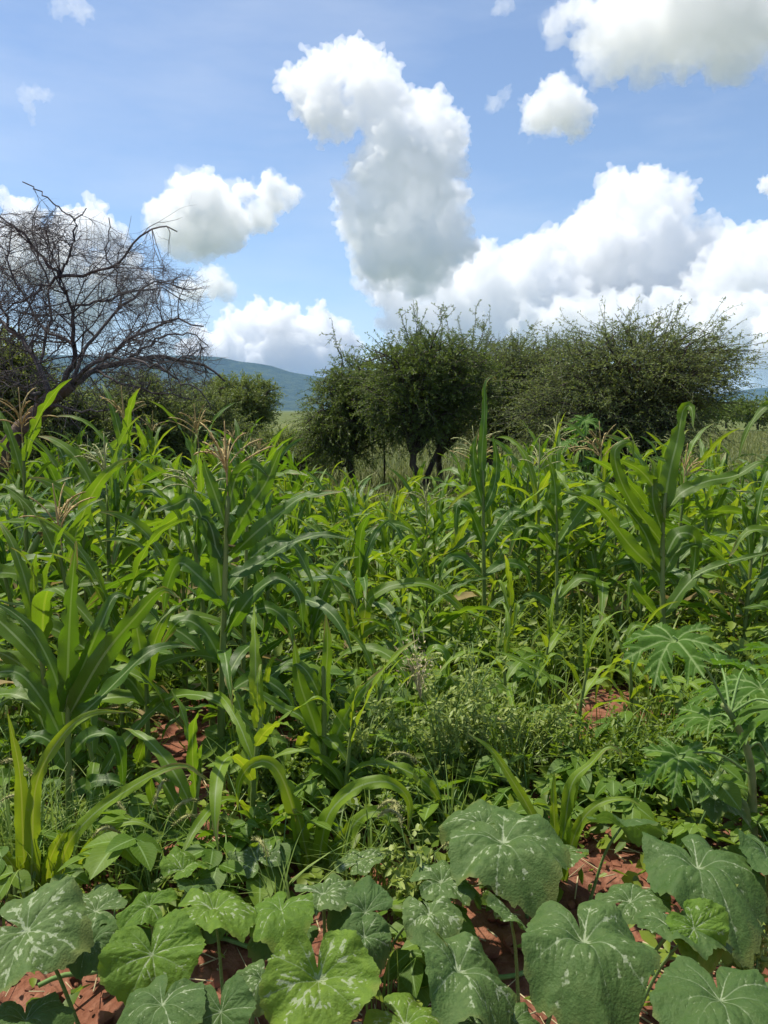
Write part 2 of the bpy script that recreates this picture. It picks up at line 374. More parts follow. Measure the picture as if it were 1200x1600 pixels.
def vnoise(x, y, seed):
    r = np.random.default_rng(seed); tab = r.random((64, 64))
    xi, yi = np.floor(x).astype(int), np.floor(y).astype(int); fx, fy = x - xi, y - yi
    fx = fx * fx * (3 - 2 * fx); fy = fy * fy * (3 - 2 * fy)
    g = lambda a, b: tab[a % 64, b % 64]
    return (g(xi, yi) * (1 - fx) + g(xi + 1, yi) * fx) * (1 - fy) + (g(xi, yi + 1) * (1 - fx) + g(xi + 1, yi + 1) * fx) * fy
def fbm(x, y, seed, o=5):
    s, a, t = 0, 1, 0
    for k in range(o):
        s = s + a * vnoise(x * 2 ** k, y * 2 ** k, seed + k); t += a; a *= 0.55
    return s / t

def hill_material(name, a, b, scale):
    m, ns, ls = new_mat(name)
    out = N(ns, 'ShaderNodeOutputMaterial'); pr = N(ns, 'ShaderNodeBsdfPrincipled', Roughness=0.95)
    pr.inputs['Specular IOR Level'].default_value = 0.1
    tc = N(ns, 'ShaderNodeTexCoord'); no = N(ns, 'ShaderNodeTexNoise', Scale=scale, Detail=8.0, Roughness=0.7)
    ls.new(tc.outputs['Object'], no.inputs['Vector'])
    ls.new(mixc(ns, ls, ramp_(ns, ls, no.outputs['Fac'], 0.38, 0.62), a, b), pr.inputs['Base Color'])
    bm = N(ns, 'ShaderNodeBump', Strength=1.0, Distance=30.0); ls.new(no.outputs['Fac'], bm.inputs['Height'])
    ls.new(bm.outputs[0], pr.inputs['Normal']); ls.new(pr.outputs[0], out.inputs['Surface'])
    return m
def ridge(name, prof, D, depth, mat, seed, nx=220, ny=70, rough=0.28):
    """a mountain ridge whose crest follows the photograph's skyline at D metres"""
    pts = np.array([[at(px, py, D)[0], at(px, py, D)[2]] for px, py in prof])
    xs = np.linspace(pts[0, 0], pts[-1, 0], nx); ys = np.linspace(D - depth, D + depth, ny)
    crest = np.interp(xs, pts[:, 0], pts[:, 1])
    X, Y = np.meshgrid(xs, ys)
    t = np.abs(Y - D) / depth
    wob = (fbm(X / 700, Y / 900, seed) - 0.5)
    shape = np.clip(1 - np.clip(t + wob * 0.5 * t, 0, 1), 0, 1) ** 1.25
    Z = crest[None] * shape * (1 + rough * (fbm(X / 380, Y / 380, seed + 9) - 0.5) * np.minimum(1, t * 3)) - 14 * t - 2
    V = np.stack([X, Y, Z], -1).reshape(-1, 3)
    i, j = np.meshgrid(np.arange(ny - 1), np.arange(nx - 1), indexing='ij'); a = (i * nx + j).ravel()
    mb = MB(); mb.add(V, np.stack([a, a + 1, a + nx + 1, a + nx], -1))
    o = mb.build(name, mat); o['kind'] = 'structure'
    return o
mt = hill_material('mountain_forest', (0.016, 0.034, 0.018), (0.055, 0.080, 0.036), 0.014)
ridge('mountain', [(-900, 640), (-600, 600), (-300, 575), (0, 550), (200, 556), (300, 553), (345, 556), (375, 563), (402, 566), (425, 570), (455, 580), (495, 587), (530, 596), (580, 612), (640, 632), (720, 648)], 5600, 1300, mt, 3)
ridge('foothill', [(-500, 646), (-100, 630), (200, 622), (330, 626), (420, 624), (470, 628), (520, 630), (600, 636), (700, 648)], 4300, 500, mt, 21, 140, 40)
ridge('far_hill', [(900, 645), (1000, 630), (1090, 618), (1150, 610), (1190, 604), (1240, 606), (1330, 616), (1500, 630), (1700, 646)], 6200, 900, mt, 5, 120, 40)

# ------------------------------------------------------------------ clouds: lit volumes far beyond the mountain
def cloud_material(name, density):
    m, ns, ls = new_mat(name)
    out = N(ns, 'ShaderNodeOutputMaterial'); vs = N(ns, 'ShaderNodeVolumeScatter')
    vs.inputs['Color'].default_value = (0.988, 0.989, 0.992, 1); vs.inputs['Density'].default_value = density
    vs.inputs['Anisotropy'].default_value = 0.2
    ls.new(vs.outputs[0], out.inputs['Volume'])
    return m
def tex(name, typ, size, **kw):
    t = bpy.data.textures.new(name, typ); t.noise_scale = size
    for k, v in kw.items(): setattr(t, k, v)
    return t
ICO = None
def ico():
    global ICO
    if ICO is None:
        import bmesh
        bm = bmesh.new(); bmesh.ops.create_icosphere(bm, subdivisions=2, radius=1.0)
        ICO = (np.array([v.co[:] for v in bm.verts]), np.array([[v.index for v in f.verts] for f in bm.faces])); bm.free()
    return ICO
def cloud(label, lobes, D, density, seed, name='cloud', puff=1.0, vox=2.0, rag=1.0, fringe=False, parent=None):
    r = np.random.default_rng(seed)
    V0, T0 = ico(); mb = MB()
    def ball(c, R, sq=1.0):
        mb.add(V0 * R * np.array([1, 1, sq]) + c, None, T0)
    ctr = np.mean([at(l[0], l[1], D) for l in lobes], axis=0)
    ext = 0
    for (px, py, pr) in lobes:
        R = 1.14 * pr * D / F
        c = at(px, py, D + r.uniform(-0.6, 0.6) * R) - ctr
        ext = max(ext, np.max(np.abs(c)) + R)
        ball(c, R * 0.78)
        for _ in range(int(16 * puff)):
            d = nrm(r.standard_normal(3)); q = R * r.uniform(0.24, 0.44)
            c2 = c + d * (R * 0.92 - q * 0.6); ball(c2, q)
            for _ in range(5):
                e = nrm(r.standard_normal(3) + d * 0.7); q3 = q * r.uniform(0.25, 0.5)
                ball(c2 + e * (q - q3 * 0.35), q3)
    me = mb.mesh('cloud_base')
    o = bpy.data.objects.new('cloud_tmp', me); COL.objects.link(o)
    scale = np.median([l[2] for l in lobes]) * D / F
    md = o.modifiers.new('r', 'REMESH'); md.mode = 'VOXEL'; md.voxel_size = vox * D / F
    for k, (sz, st, typ) in enumerate([(0.9, 0.5 * rag, 'CLOUDS'), (0.62, -0.42, 'VORONOI'), (0.30, -0.26, 'VORONOI'), (0.13, -0.12, 'VORONOI'), (0.25, 0.30 * rag, 'CLOUDS'), (0.10, 0.12 * rag, 'CLOUDS')]):
        d = o.modifiers.new('d%d' % k, 'DISPLACE')
        d.texture = tex('cl', typ, max(sz * scale, 1.0)) if typ == 'VORONOI' else tex('cl', typ, max(sz * scale, 1.0), noise_depth=4)
        d.strength = st * scale; d.mid_level = 0.5 if typ == 'CLOUDS' else 0.35
        d.texture_coords = 'LOCAL'
    m2 = o.modifiers.new('r2', 'REMESH'); m2.mode = 'VOXEL'; m2.voxel_size = vox * D / F * 0.9
    dg = bpy.context.evaluated_depsgraph_get()
    em = bpy.data.meshes.new_from_object(o.evaluated_get(dg))
    bpy.data.objects.remove(o); bpy.data.meshes.remove(me)
    em.name = 'cloud'; em.materials.clear()
    em.materials.append(cloud_material('cloud_vapour', density / scale))
    for k in list(em.attributes):
        if k.name == 'rnd': em.attributes.remove(k)
    if parent is not None:
        c = obj(name, em, parent); return c
    c = obj(name, em, None, Vector(ctr))
    if fringe:                                            # thin torn vapour round the body
        cloud('', [(x, y, q * 1.04) for x, y, q in lobes], D, 0.30, seed + 500, 'wispy_fringe', 1.0, vox * 1.5, 2.1, False, c)
    c['label'] = label; c['category'] = 'cloud'; c['group'] = 'fair weather clouds'
    return c
CLOUD_D = 2.4
cloud('tall cauliflower cumulus tower rising above the dark green acacias', [(560, 105, 40), (500, 130, 48), (455, 128, 24), (592, 150, 50), (515, 178, 42), (480, 165, 30), (645, 205, 58), (695, 220, 42), (605, 235, 55), (655, 265, 66), (600, 300, 58), (665, 330, 62), (620, 370, 66), (705, 372, 42), (565, 350, 38), (540, 318, 24), (590, 405, 45), (660, 400, 60)], 9500, CLOUD_D, 1)
cloud('tall heaped cloud with flat crest behind the right hand acacia', [(955, 312, 38), (1005, 306, 42), (1050, 322, 42), (935, 350, 36), (880, 385, 36), (940, 390, 66), (1020, 390, 74), (1090, 400, 56), (960, 450, 76), (1050, 460, 76), (900, 440, 50)], 15000, CLOUD_D, 2)
cloud('low lumpy cloud bank above the dark green acacias', [(575, 440, 26), (610, 450, 40), (690, 445, 48), (760, 435, 52), (830, 410, 48), (640, 490, 46), (720, 490, 56), (810, 475, 60), (875, 470, 46), (660, 520, 44), (760, 520, 50), (860, 520, 46)], 12500, CLOUD_D, 31)
cloud('heaped cloud leaving the right edge above the umbrella thorn', [(1150, 378, 32), (1135, 420, 44), (1190, 410, 56), (1255, 430, 80), (1110, 460, 44), (1170, 470, 60), (1250, 500, 80)], 11500, CLOUD_D, 32)
cloud('flat grey cloud base stretched behind the acacia tops', [(900, 495, 40), (970, 500, 46), (1050, 505, 50), (1130, 510, 52), (1210, 515, 60), (1290, 520, 60), (930, 530, 36), (1020, 540, 40), (1110, 545, 44), (1200, 550, 50), (830, 520, 40)], 9500, CLOUD_D * 1.1, 33)
cloud('rounded white cumulus with trailing puffs over the mountain', [(312, 308, 42), (288, 350, 48), (340, 342, 48), (250, 340, 26), (382, 296, 18), (425, 296, 24), (455, 306, 18), (408, 340, 24), (320, 372, 32), (430, 320, 20)], 8000, CLOUD_D * 0.65, 3, rag=1.3, fringe=True)
cloud('small flat puff between bare tree and cumulus tower', [(335, 443, 24), (300, 455, 20), (355, 455, 16), (275, 458, 12)], 9000, CLOUD_D * 0.4, 4, rag=1.5, fringe=True, vox=1.5)
cloud('bright cauliflower cumulus sitting on the mountain ridge', [(395, 508, 36), (360, 530, 32), (440, 515, 38), (485, 525, 42), (525, 543, 36), (425, 552, 46), (318, 545, 32), (298, 552, 22), (475, 565, 44), (372, 505, 26), (335, 565, 34), (540, 575, 34), (510, 515, 24), (390, 570, 44), (505, 585, 40)], 17000, CLOUD_D * 1.4, 5, vox=1.5)
cloud('white cumulus seen through the bare thorn branches', [(152, 358, 40), (180, 372, 24), (112, 342, 20), (40, 345, 34), (5, 308, 14), (85, 405, 60), (180, 425, 44), (15, 400, 45), (130, 465, 55), (220, 455, 30)], 10000, CLOUD_D, 6)
cloud('large soft cloud spilling over the upper right corner', [(1000, 30, 64), (1080, 30, 75), (1150, 48, 60), (925, 40, 34), (872, 40, 20), (965, 85, 40), (1045, 88, 34), (1190, 10, 66), (1000, 112, 20), (1260, 0, 80), (1110, -60, 110)], 5200, CLOUD_D * 0.55, 7, rag=1.5, fringe=True)
cloud('single soft puff right of the cumulus tower', [(872, 165, 38), (842, 180, 28), (900, 187, 26), (876, 140, 16), (830, 160, 14)], 6000, CLOUD_D * 0.45, 8, rag=1.5, fringe=True, vox=1.5)
cloud('small white puff cut by the right edge', [(1200, 288, 15), (1222, 285, 22), (1245, 292, 20)], 9000, CLOUD_D * 0.8, 9, vox=1.5)
for i, (lb, lobes) in enumerate([('faint torn wisp at the top left corner', [(100, 5, 12), (122, 12, 14), (135, 20, 8), (90, 22, 7)]),
                   ('faint hooked wisp high above the bare tree', [(42, 150, 9), (60, 146, 8), (75, 148, 6), (48, 172, 7), (50, 190, 5)]),
                   ('tiny wisp above the cumulus tower', [(785, 12, 9), (796, 8, 7), (776, 20, 6)]),
                   ('thin wisp beside the single puff', [(775, 160, 9), (788, 148, 7), (795, 138, 5), (768, 168, 7)])]):
    cloud(lb, [(x, y, q * 1.45) for x, y, q in lobes], 6000, 0.16, 20 + i, vox=1.4, rag=1.9)

# ------------------------------------------------------------------ trees
def lobe3(l, D):
    px, py, rx, ry = l[:4]; dz = l[4] if len(l) > 4 else 0.0
    Dd = D + dz
    return at(px, py, Dd), np.array([rx * Dd / F, rx * Dd / F * 0.85, ry * Dd / F])
def pick(lobes, r, n, shell=0.55):
    """points inside the crown's lobes, biased to the outer part"""
    vol = np.array([np.prod(R) ** (2 / 3) for _, R in lobes]); vol /= vol.sum()
    k = r.choice(len(lobes), n, p=vol)
    d = nrm(r.standard_normal((n, 3))); rad = shell + (1 - shell) * r.random(n) ** 0.6
    C = np.array([c for c, _ in lobes])[k]; R = np.array([q for _, q in lobes])[k]
    return C + d * R * rad[:, None], d
def acacia(name, label, category, trunk, D, lobes, leaf, seed, nb=60, ntw=14, nlf=22, twl=0.45, lf=(0.044, 0.018), up=0.35, droop=0.25,
           wild=(), bark='bark', group=None, r0=0.09, flat=0.0, trunks2=()):
    r = np.random.default_rng(seed)
    L3 = [lobe3((l[0], l[1], l[2] * 1.08, l[3] * 1.10, *l[4:]), D) for l in lobes]
    base = at(trunk[0][0], trunk[0][1], D); base[2] = -0.02
    root = thing(name, Vector(base), label, category, group)
    pts = [base] + [at(px, py, D) for px, py in trunk[1:]]
    tb = MB(); tp = spline(pts, 12) - base
    tp[1:-1] += r.standard_normal((10, 3)) * r0 * 0.2
    tr = np.linspace(r0, r0 * 0.55, 12); tr[0] *= 1.35
    tb.tube(tp, tr, 9)
    for t2 in trunks2:
        q = [at(px, py, D + 0.15) for px, py in t2]; q[0][2] = -0.02
        tb.tube(spline(q, 10) - base, np.linspace(r0 * 0.8, r0 * 0.45, 10), 7)
    tb.build('trunk', MAT[bark], root)
    tops = [tp[-1], tp[-4], tp[-6]]
    br = MB(); tw = MB(); lv = MB()
    tgt, dirs = pick(L3, r, nb)
    cen = np.mean([c for c, _ in L3], axis=0) - base
    P, Dr, Nn = [], [], []
    for i in range(nb):
        t = tgt[i] - base; s0 = tops[r.integers(3)]
        mid = s0 * 0.5 + t * 0.5 + np.array([0, 0, 0.18 * np.linalg.norm(t - s0)]) + r.standard_normal(3) * 0.12
        mid2 = s0 * 0.25 + t * 0.75 + np.array([0, 0, 0.10 * np.linalg.norm(t - s0)]) + r.standard_normal(3) * 0.10
        bp = spline([s0, mid, mid2, t], 9)
        br.tube(bp, np.linspace(r0 * 0.36, 0.008, 9), 5)
        outd = nrm(t - cen)
        for _ in range(ntw):
            u = r.uniform(0.35, 1.0); p0 = bp[min(int(u * 8), 8)]
            d = nrm(outd * 0.8 + r.standard_normal(3) * 0.75 + np.array([0, 0, up]))
            if flat: d = nrm(d * np.array([1, 1, 1 - flat]))
            ln = twl * r.uniform(0.55, 1.35)
            ss = np.linspace(0, 1, 5)[:, None]
            q = p0 + d * ln * ss + np.array([0, 0, -droop * ln]) * ss ** 2 + np.cumsum(r.standard_normal((5, 3)) * 0.03 * ln, 0)
            tw.tube(q, np.linspace(0.006, 0.0022, 5), 3, cap=False)
            n = nlf; a = r.uniform(0.15, 1.0, n); ia = np.minimum((a * 4).astype(int), 3); fr = a * 4 - ia
            pp = q[ia] * (1 - fr)[:, None] + q[ia + 1] * fr[:, None]
            tg = nrm(q[-1] - q[0])
            P.append(pp + r.standard_normal((n, 3)) * 0.012); Dr.append(nrm(tg * 0.7 + r.standard_normal((n, 3)) * 0.8)); Nn.append(r.standard_normal((n, 3)) + np.array([0, 0, 0.8]))
    xt, xd = pick(L3, r, int(nb * ntw * 0.42), 0.4)
    for t, d0 in zip(xt, xd):
        d = nrm(d0 * 0.7 + r.standard_normal(3) * 0.6 + np.array([0, 0, up])); ln = twl * r.uniform(0.6, 1.3)
        if flat: d = nrm(d * np.array([1, 1, 1 - flat]))
        ss = np.linspace(0, 1, 4)[:, None]; q = t - base + d * ln * (ss - 0.4) + np.array([0, 0, -droop * ln]) * ss ** 2
        tw.tube(q, np.linspace(0.006, 0.0022, 4), 3, cap=False)
        n = nlf; a = r.uniform(0.05, 1.0, n)[:, None]
        P.append(q[0] + (q[-1] - q[0]) * a + r.standard_normal((n, 3)) * 0.014); Dr.append(nrm(nrm(q[-1] - q[0]) * 0.7 + r.standard_normal((n, 3)) * 0.8)); Nn.append(r.standard_normal((n, 3)) + np.array([0, 0, 0.8]))
    for (px, py, ln, lean) in wild:                        # long erect shoots above the crown
        p0 = at(px, py, D + r.uniform(-0.5, 0.5)) - base
        for _ in range(1):
            d = nrm(np.array([lean, r.uniform(-0.2, 0.2), 1.0]))
            m = ln * D / F
            ss = np.linspace(0, 1, 8)[:, None]
            q = p0 - d * 0.15 + d * (m + 0.15) * ss + np.cumsum(r.standard_normal((8, 3)) * 0.02, 0)
            tw.tube(q, np.linspace(0.011, 0.003, 8), 4)
            for k in range(9):
                pk = q[r.integers(2, 8)]; dk = nrm(d + r.standard_normal(3) * 0.9); lk = r.uniform(0.08, 0.3)
                qk = pk + dk * lk * np.linspace(0, 1, 4)[:, None]
                tw.tube(qk, np.linspace(0.005, 0.002, 4), 3)
                n = 12; a = r.random(n)
                P.append(pk + dk * lk * a[:, None] + r.standard_normal((n, 3)) * 0.008); Dr.append(nrm(dk * 0.4 + r.standard_normal((n, 3)))); Nn.append(r.standard_normal((n, 3)))
    P = np.concatenate(P); Dr = np.concatenate(Dr); Nn = nrm(np.concatenate(Nn)); n = len(P)
    # clumps of lighter and darker leaves
    rv = np.clip(0.5 + 0.35 * np.sin(P[:, 0] * 5 + seed) * np.sin(P[:, 2] * 7 + P[:, 1] * 4) + r.standard_normal(n) * 0.22, 0, 1)
    lv.diamonds(P, Dr, Nn, lf[0] * r.uniform(0.6, 1.4, n), lf[1] * r.uniform(0.7, 1.3, n), rv, 0.1)
    br.build('branches', MAT[bark], root)
    c = lv.build('crown', MAT[leaf], root, kind='stuff')
    tw.build('twigs', MAT['twig'], c, kind='stuff')
    return root

# the acacia clump in the middle
acacia('acacia_tree', 'dense dark green acacia at the left end of the clump, slim dark trunk', 'tree', [(551, 772), (549, 735), (546, 700), (556, 665)], 15.0,
       [(560, 640, 80, 70), (512, 668, 50, 48), (600, 592, 85, 44), (545, 590, 50, 36), (492, 690, 30, 28), (600, 655, 55, 34)], 'acacia_dark', 11, flat=0.25, nb=110, ntw=15, nlf=26, droop=0.4, r0=0.075)
acacia('acacia_tree', 'acacia with forked brown trunk and erect twigs on its flat top', 'tree', [(656, 800), (652, 745), (640, 690), (650, 650)], 13.3,
       [(650, 580, 92, 58), (705, 625, 66, 56), (630, 635, 55, 42), (690, 560, 70, 40), (740, 600, 50, 50)], 'acacia_dark', 12, flat=0.25, nb=110, ntw=15, nlf=24,
       wild=[(620, 560, 50, -0.5), (640, 545, 60, -0.25), (655, 540, 66, 0.0), (672, 540, 62, 0.35), (690, 545, 55, 0.2), (605, 560, 30, -0.7), (705, 545, 45, -0.2), (665, 540, 50, -0.4), (645, 540, 40, 0.5), (530, 560, 30, -0.5)], r0=0.075, trunks2=[[(662, 800), (665, 750), (690, 690), (700, 650)]])
acacia('acacia_tree', 'olive acacia with straight thin trunk behind the forked one', 'tree', [(686, 768), (686, 720), (690, 670)], 16.2,
       [(735, 575, 80, 55), (775, 605, 70, 50), (700, 600, 60, 44), (800, 570, 60, 40)], 'acacia_olive', 13, nb=95, ntw=14, nlf=22, twl=0.65, flat=0.4, up=0.2,
       wild=[(735, 545, 56, 0.1), (750, 540, 45, 0.35), (720, 545, 40, -0.3), (770, 545, 40, -0.5), (790, 550, 42, -0.6)], r0=0.075)
acacia('acacia_tree', 'olive acacia between the clump and the wide umbrella thorn', 'tree', [(764, 752), (768, 705), (785, 665), (790, 640)], 15.0,
       [(820, 590, 80, 55), (860, 615, 80, 70), (800, 630, 56, 44), (780, 560, 50, 30), (870, 560, 60, 32)], 'acacia_olive', 14, nb=105, ntw=14, nlf=22, twl=0.65, flat=0.4, up=0.2,
       wild=[(815, 545, 30, 0.3), (840, 545, 26, -0.2), (865, 545, 32, 0.4), (790, 545, 30, 0.6)], r0=0.085)
acacia('umbrella_thorn', 'wide spreading umbrella thorn with long arching grey green twigs', 'tree', [(965, 800), (972, 740), (985, 690), (990, 650)], 12.2,
       [(1000, 570, 120, 55), (920, 620, 100, 80), (1070, 565, 85, 50), (960, 680, 100, 70), (1060, 640, 60, 60), (870, 640, 60, 70), (1115, 550, 45, 28), (1010, 540, 90, 30), (900, 720, 60, 50)], 'acacia_olive', 15,
       nb=150, ntw=14, nlf=27, twl=0.85, lf=(0.046, 0.016), up=0.12, droop=0.15, flat=0.5, r0=0.09, trunks2=[[(985, 800), (1000, 740), (1030, 690), (1050, 620)]],
       wild=[(960, 540, 40, -0.8), (985, 530, 42, -0.5), (1010, 525, 40, 0.4), (1035, 525, 36, 0.8), (930, 560, 40, -1.3), (900, 560, 36, -1.2), (1090, 545, 50, 1.3), (1120, 560, 60, 1.8), (1130, 580, 60, 2.2), (1120, 600, 60, 2.6), (1100, 540, 46, 0.9)])
# far round acacia and the thicket on the left
acacia('acacia_tree', 'round topped acacia standing alone before the mountain', 'tree', [(402, 690), (398, 665), (392, 640)], 22.0,
       [(372, 618, 58, 34), (408, 622, 26, 30), (338, 630, 36, 32), (360, 650, 50, 22)], 'acacia_light', 16, nb=90, ntw=13, nlf=22, lf=(0.06, 0.025), r0=0.09)
for i, (lb, tr, D, lobes, mat) in enumerate([
        ('dark olive thorn bush right behind the leaning bare trunk', [(70, 760), (80, 715), (90, 690)], 12.5, [(60, 645, 85, 60), (125, 665, 60, 60), (20, 670, 70, 75), (90, 700, 80, 50)], 'acacia_olive'),
        ('broad olive thorn bush below the bare horizontal limb', [(220, 770), (222, 720), (218, 690)], 13.5, [(195, 630, 75, 45), (255, 640, 62, 50), (160, 670, 60, 55), (230, 690, 85, 55)], 'acacia_olive'),
        ('grey green bush between thorn bush and round acacia', [(320, 760), (322, 720), (318, 700)], 15.0, [(310, 645, 50, 42), (335, 690, 62, 42), (285, 685, 45, 55)], 'acacia_olive'),
        ('green leafy tree at the left edge under bare branches', [(-30, 760), (-20, 680), (-5, 620)], 10.5, [(-10, 570, 60, 50), (25, 600, 40, 40), (-40, 620, 60, 60)], 'acacia_light'),
        ('yellow green bush in the gap before the mountain foot', [(440, 745), (440, 715)], 17.5, [(440, 705, 40, 22), (410, 715, 36, 24), (470, 718, 36, 24)], 'acacia_light')]):
    acacia('thorn_bush', lb, 'bush', tr, D, lobes, mat, 30 + i, nb=105, ntw=14, nlf=24, lf=(0.055, 0.02), r0=0.06, droop=0.3)
# bushes along the far side of the meadow
FAR_ORD = ['leftmost of those right of the umbrella thorn', 'second right of the umbrella thorn', 'third right of the umbrella thorn', 'fourth right of the umbrella thorn', 'behind the dense dark green acacia', 'at the right edge of the picture']
for i, (px, D, w, h) in enumerate([(1090, 60, 34, 20), (1135, 70, 40, 20), (1185, 65, 44, 24), (1235, 62, 40, 22), (560, 52, 40, 18), (1290, 66, 40, 20)]):
    acacia('far_bush', 'low dark green far bush, ' + FAR_ORD[i], 'bush', [(px, 655), (px, 650)], D,
           [(px, 640, w, h * 0.6), (px + w * 0.5, 643, w * 0.7, h * 0.45)], 'acacia_dark', 50 + i, nb=26, ntw=9, nlf=12, twl=0.9, lf=(0.22, 0.12), r0=0.08, group='bushes along the far edge of the meadow')

# ------------------------------------------------------------------ the bare thorn tree on the left
def bare_tree():
    r = np.random.default_rng(77)
    D = 9.0
    base = at(-45, 820, D); base[2] = -0.02
    root = thing('bare_thorn_tree', Vector(base), 'leafless thorn tree with leaning trunk and tangled dark twigs', 'tree')
    tb = MB(); tp = spline([base, at(-5, 735, D), at(35, 672, D), at(75, 630, D), at(112, 600, D)], 16) - base
    tp[1:] += r.standard_normal((15, 3)) * 0.012
    tb.tube(tp, np.linspace(0.150, 0.085, 16), 10); tb.build('trunk', MAT['bark_red'], root)
    tw = MB()
    Rm = np.array
    limbs = [  # pixel paths with depth offsets, start radius
        ([(108, 603, 0), (150, 578, .1), (205, 563, .2), (262, 560, .3), (315, 572, .3), (352, 596, .3)], .075),
        ([(100, 605, 0), (112, 570, -.1), (116, 520, -.2), (108, 470, -.3), (92, 432, -.4)], .065),
        ([(80, 622, 0), (60, 575, .2), (30, 530, .4), (-10, 490, .6), (-60, 450, .8)], .07),
        ([(112, 600, 0), (165, 555, -.5), (220, 520, -.8), (280, 500, -1.0), (318, 510, -1.1)], .05),
        ([(105, 600, 0), (140, 540, .6), (190, 480, 1.0), (240, 440, 1.3), (285, 450, 1.5)], .05),
        ([(70, 630, 0), (40, 610, -.6), (0, 590, -1.0), (-50, 570, -1.3)], .05),
        ([(92, 432, -.4), (130, 430, -.4), (175, 418, -.5), (205, 380, -.5), (232, 356, -.5), (262, 352, -.6), (277, 362, -.6)], .034),
        ([(92, 432, -.4), (60, 395, -.5), (25, 355, -.6), (-20, 320, -.7)], .032),
        ([(92, 432, -.4), (112, 390, -.3), (118, 345, -.3), (135, 325, -.2)], .03),
        ([(92, 432, -.4), (60, 450, -.4), (20, 480, -.5), (-30, 500, -.6)], .03),
        ([(110, 480, -.3), (150, 470, 0), (200, 455, .3), (250, 452, .5), (290, 470, .6)], .028),
        ([(116, 540, -.2), (70, 510, 0), (30, 450, .2), (10, 400, .3), (20, 350, .4)], .036),
        ([(60, 575, .2), (80, 500, .6), (70, 430, .9), (50, 370, 1.0), (60, 320, 1.0)], .036),
        ([(118, 345, -.3), (90, 325, -.3), (60, 300, -.3), (35, 284, -.3)], .016),
        ([(200, 563, .2), (240, 530, .1), (290, 520, 0), (325, 540, 0)], .03),
        ([(230, 560, .2), (270, 590, .1), (310, 610, 0), (330, 640, 0)], .026),
        ([(150, 578, .1), (190, 600, -.3), (240, 612, -.5), (300, 625, -.6)], .03),
        ([(30, 530, .4), (0, 480, .2), (-20, 420, 0), (-10, 360, 0)], .035),
        ([(190, 480, 1.0), (180, 430, .9), (165, 390, .8), (170, 340, .7)], .022),
        ([(165, 555, -.5), (200, 560, -.9), (250, 570, -1.2), (300, 560, -1.4)], .03),
        ([(75, 628, 0), (120, 640, -.4), (170, 640, -.6), (220, 660, -.7)], .028),
    ]
    count = [0]
    def wig(p0, d, ln, n, wob, lift):
        dd = d.copy(); pts = [p0]
        for k in range(n - 1):
            dd = nrm(dd + r.standard_normal(3) * wob + np.array([0, 0, lift])); pts.append(pts[-1] + dd * ln / (n - 1))
        return np.array(pts)
    def sprout(path, rad, level):
        n = len(path)
        nb = {1: 19, 2: 9, 3: 5}[level]
        ln0 = {1: 0.85, 2: 0.45, 3: 0.19}[level]
        for _ in range(nb):
            u = r.uniform(0.18, 1.0); i = min(int(u * (n - 1)), n - 2)
            t = nrm(path[i + 1] - path[i])
            d = nrm(t * 0.6 + r.standard_normal(3) * np.array([1, 1, 0.9]) * 0.75 + np.array([0.08, 0, 0.05]))
            ln = ln0 * r.uniform(0.5, 1.25) * (1.1 - 0.4 * u)
            q = wig(path[i], d, ln, {1: 9, 2: 6, 3: 4}[level], 0.14, 0.015 if r.random() < 0.6 else -0.045)
            ex, ey, _ = to_px(q[-1] + base)
            lim = 325 + max(0, ex - 130) * 0.55
            if ey < lim and r.random() < 0.93:           # keep to the dome of the crown
                q = wig(path[i], nrm(d * np.array([1, 1, 0.15])), ln * 0.6, len(q), 0.14, -0.01)
                if to_px(q[-1] + base)[1] < lim: continue
            if (ey > 615 and r.random() < 0.6) or (ex > 335 and r.random() < .85): continue
            r1 = min(rad * 0.45, {1: 0.0105, 2: 0.005, 3: 0.0032}[level])
            tw.tube(q, np.linspace(r1, r1 * 0.32, len(q)), {1: 5, 2: 4, 3: 3}[level], cap=False)
            count[0] += 1
            if level < 3: sprout(q, r1, level + 1)
    for path, rad in limbs:
        p = spline([at(x, y, D + dz) for x, y, dz in path], 14) - base
        p[1:-1] += r.standard_normal((12, 3)) * 0.018
        lb = MB(); rad *= 0.56; lb.tube(p, np.linspace(rad, max(rad * 0.25, 0.006), 14), 7); lb.build('limb', MAT['bark_bare'], root)
        sprout(p, rad * 0.6, 1)
    tw.build('twigs', MAT['bark_bare'], root, kind='stuff')
    return count[0]
bare_tree()

# ------------------------------------------------------------------ maize
def strip(C, S, Nn, w, across, wave, fold, rag=None):
    """a leaf blade: centre line C, side vectors S, normals Nn, half widths w; across = positions -1..1"""
    n, k = len(C), len(across)
    a = np.tile(np.asarray(across, float)[None, :, None], (n, 1, 1))
    if rag is not None: a = a * rag[:, :, None]
    V = C[:, None] + S[:, None] * w[:, None, None] * a + Nn[:, None] * (np.abs(a) * w[:, None, None] * fold + wave[:, :, None])
    i, j = np.meshgrid(np.arange(n - 1), np.arange(k - 1), indexing='ij'); q = (i * k + j).ravel()
    uv = np.stack([np.tile((np.asarray(across) + 1) / 2, n), np.repeat(np.linspace(0, 1, n), k)], -1)
    return V.reshape(-1, 3), np.stack([q, q + 1, q + k + 1, q + k], -1), uv
AC = [-1, -0.55, 0, 0.55, 1]
def ragged(n, k, r, amt=.06):
    m = np.ones((n, k))
    for c, d in ((0, 1), (k - 1, k - 2)):
        hit = r.random(n) < amt; m[hit, c] = r.uniform(.35, .8, hit.sum())
        m[:, c] *= 1 + r.standard_normal(n) * .03
    return m
def blade_width(s, W): return W * np.minimum(1, 0.42 + s / 0.22) * np.clip(1 - s ** 2.4, 0, 1) ** 0.85 + 0.0015
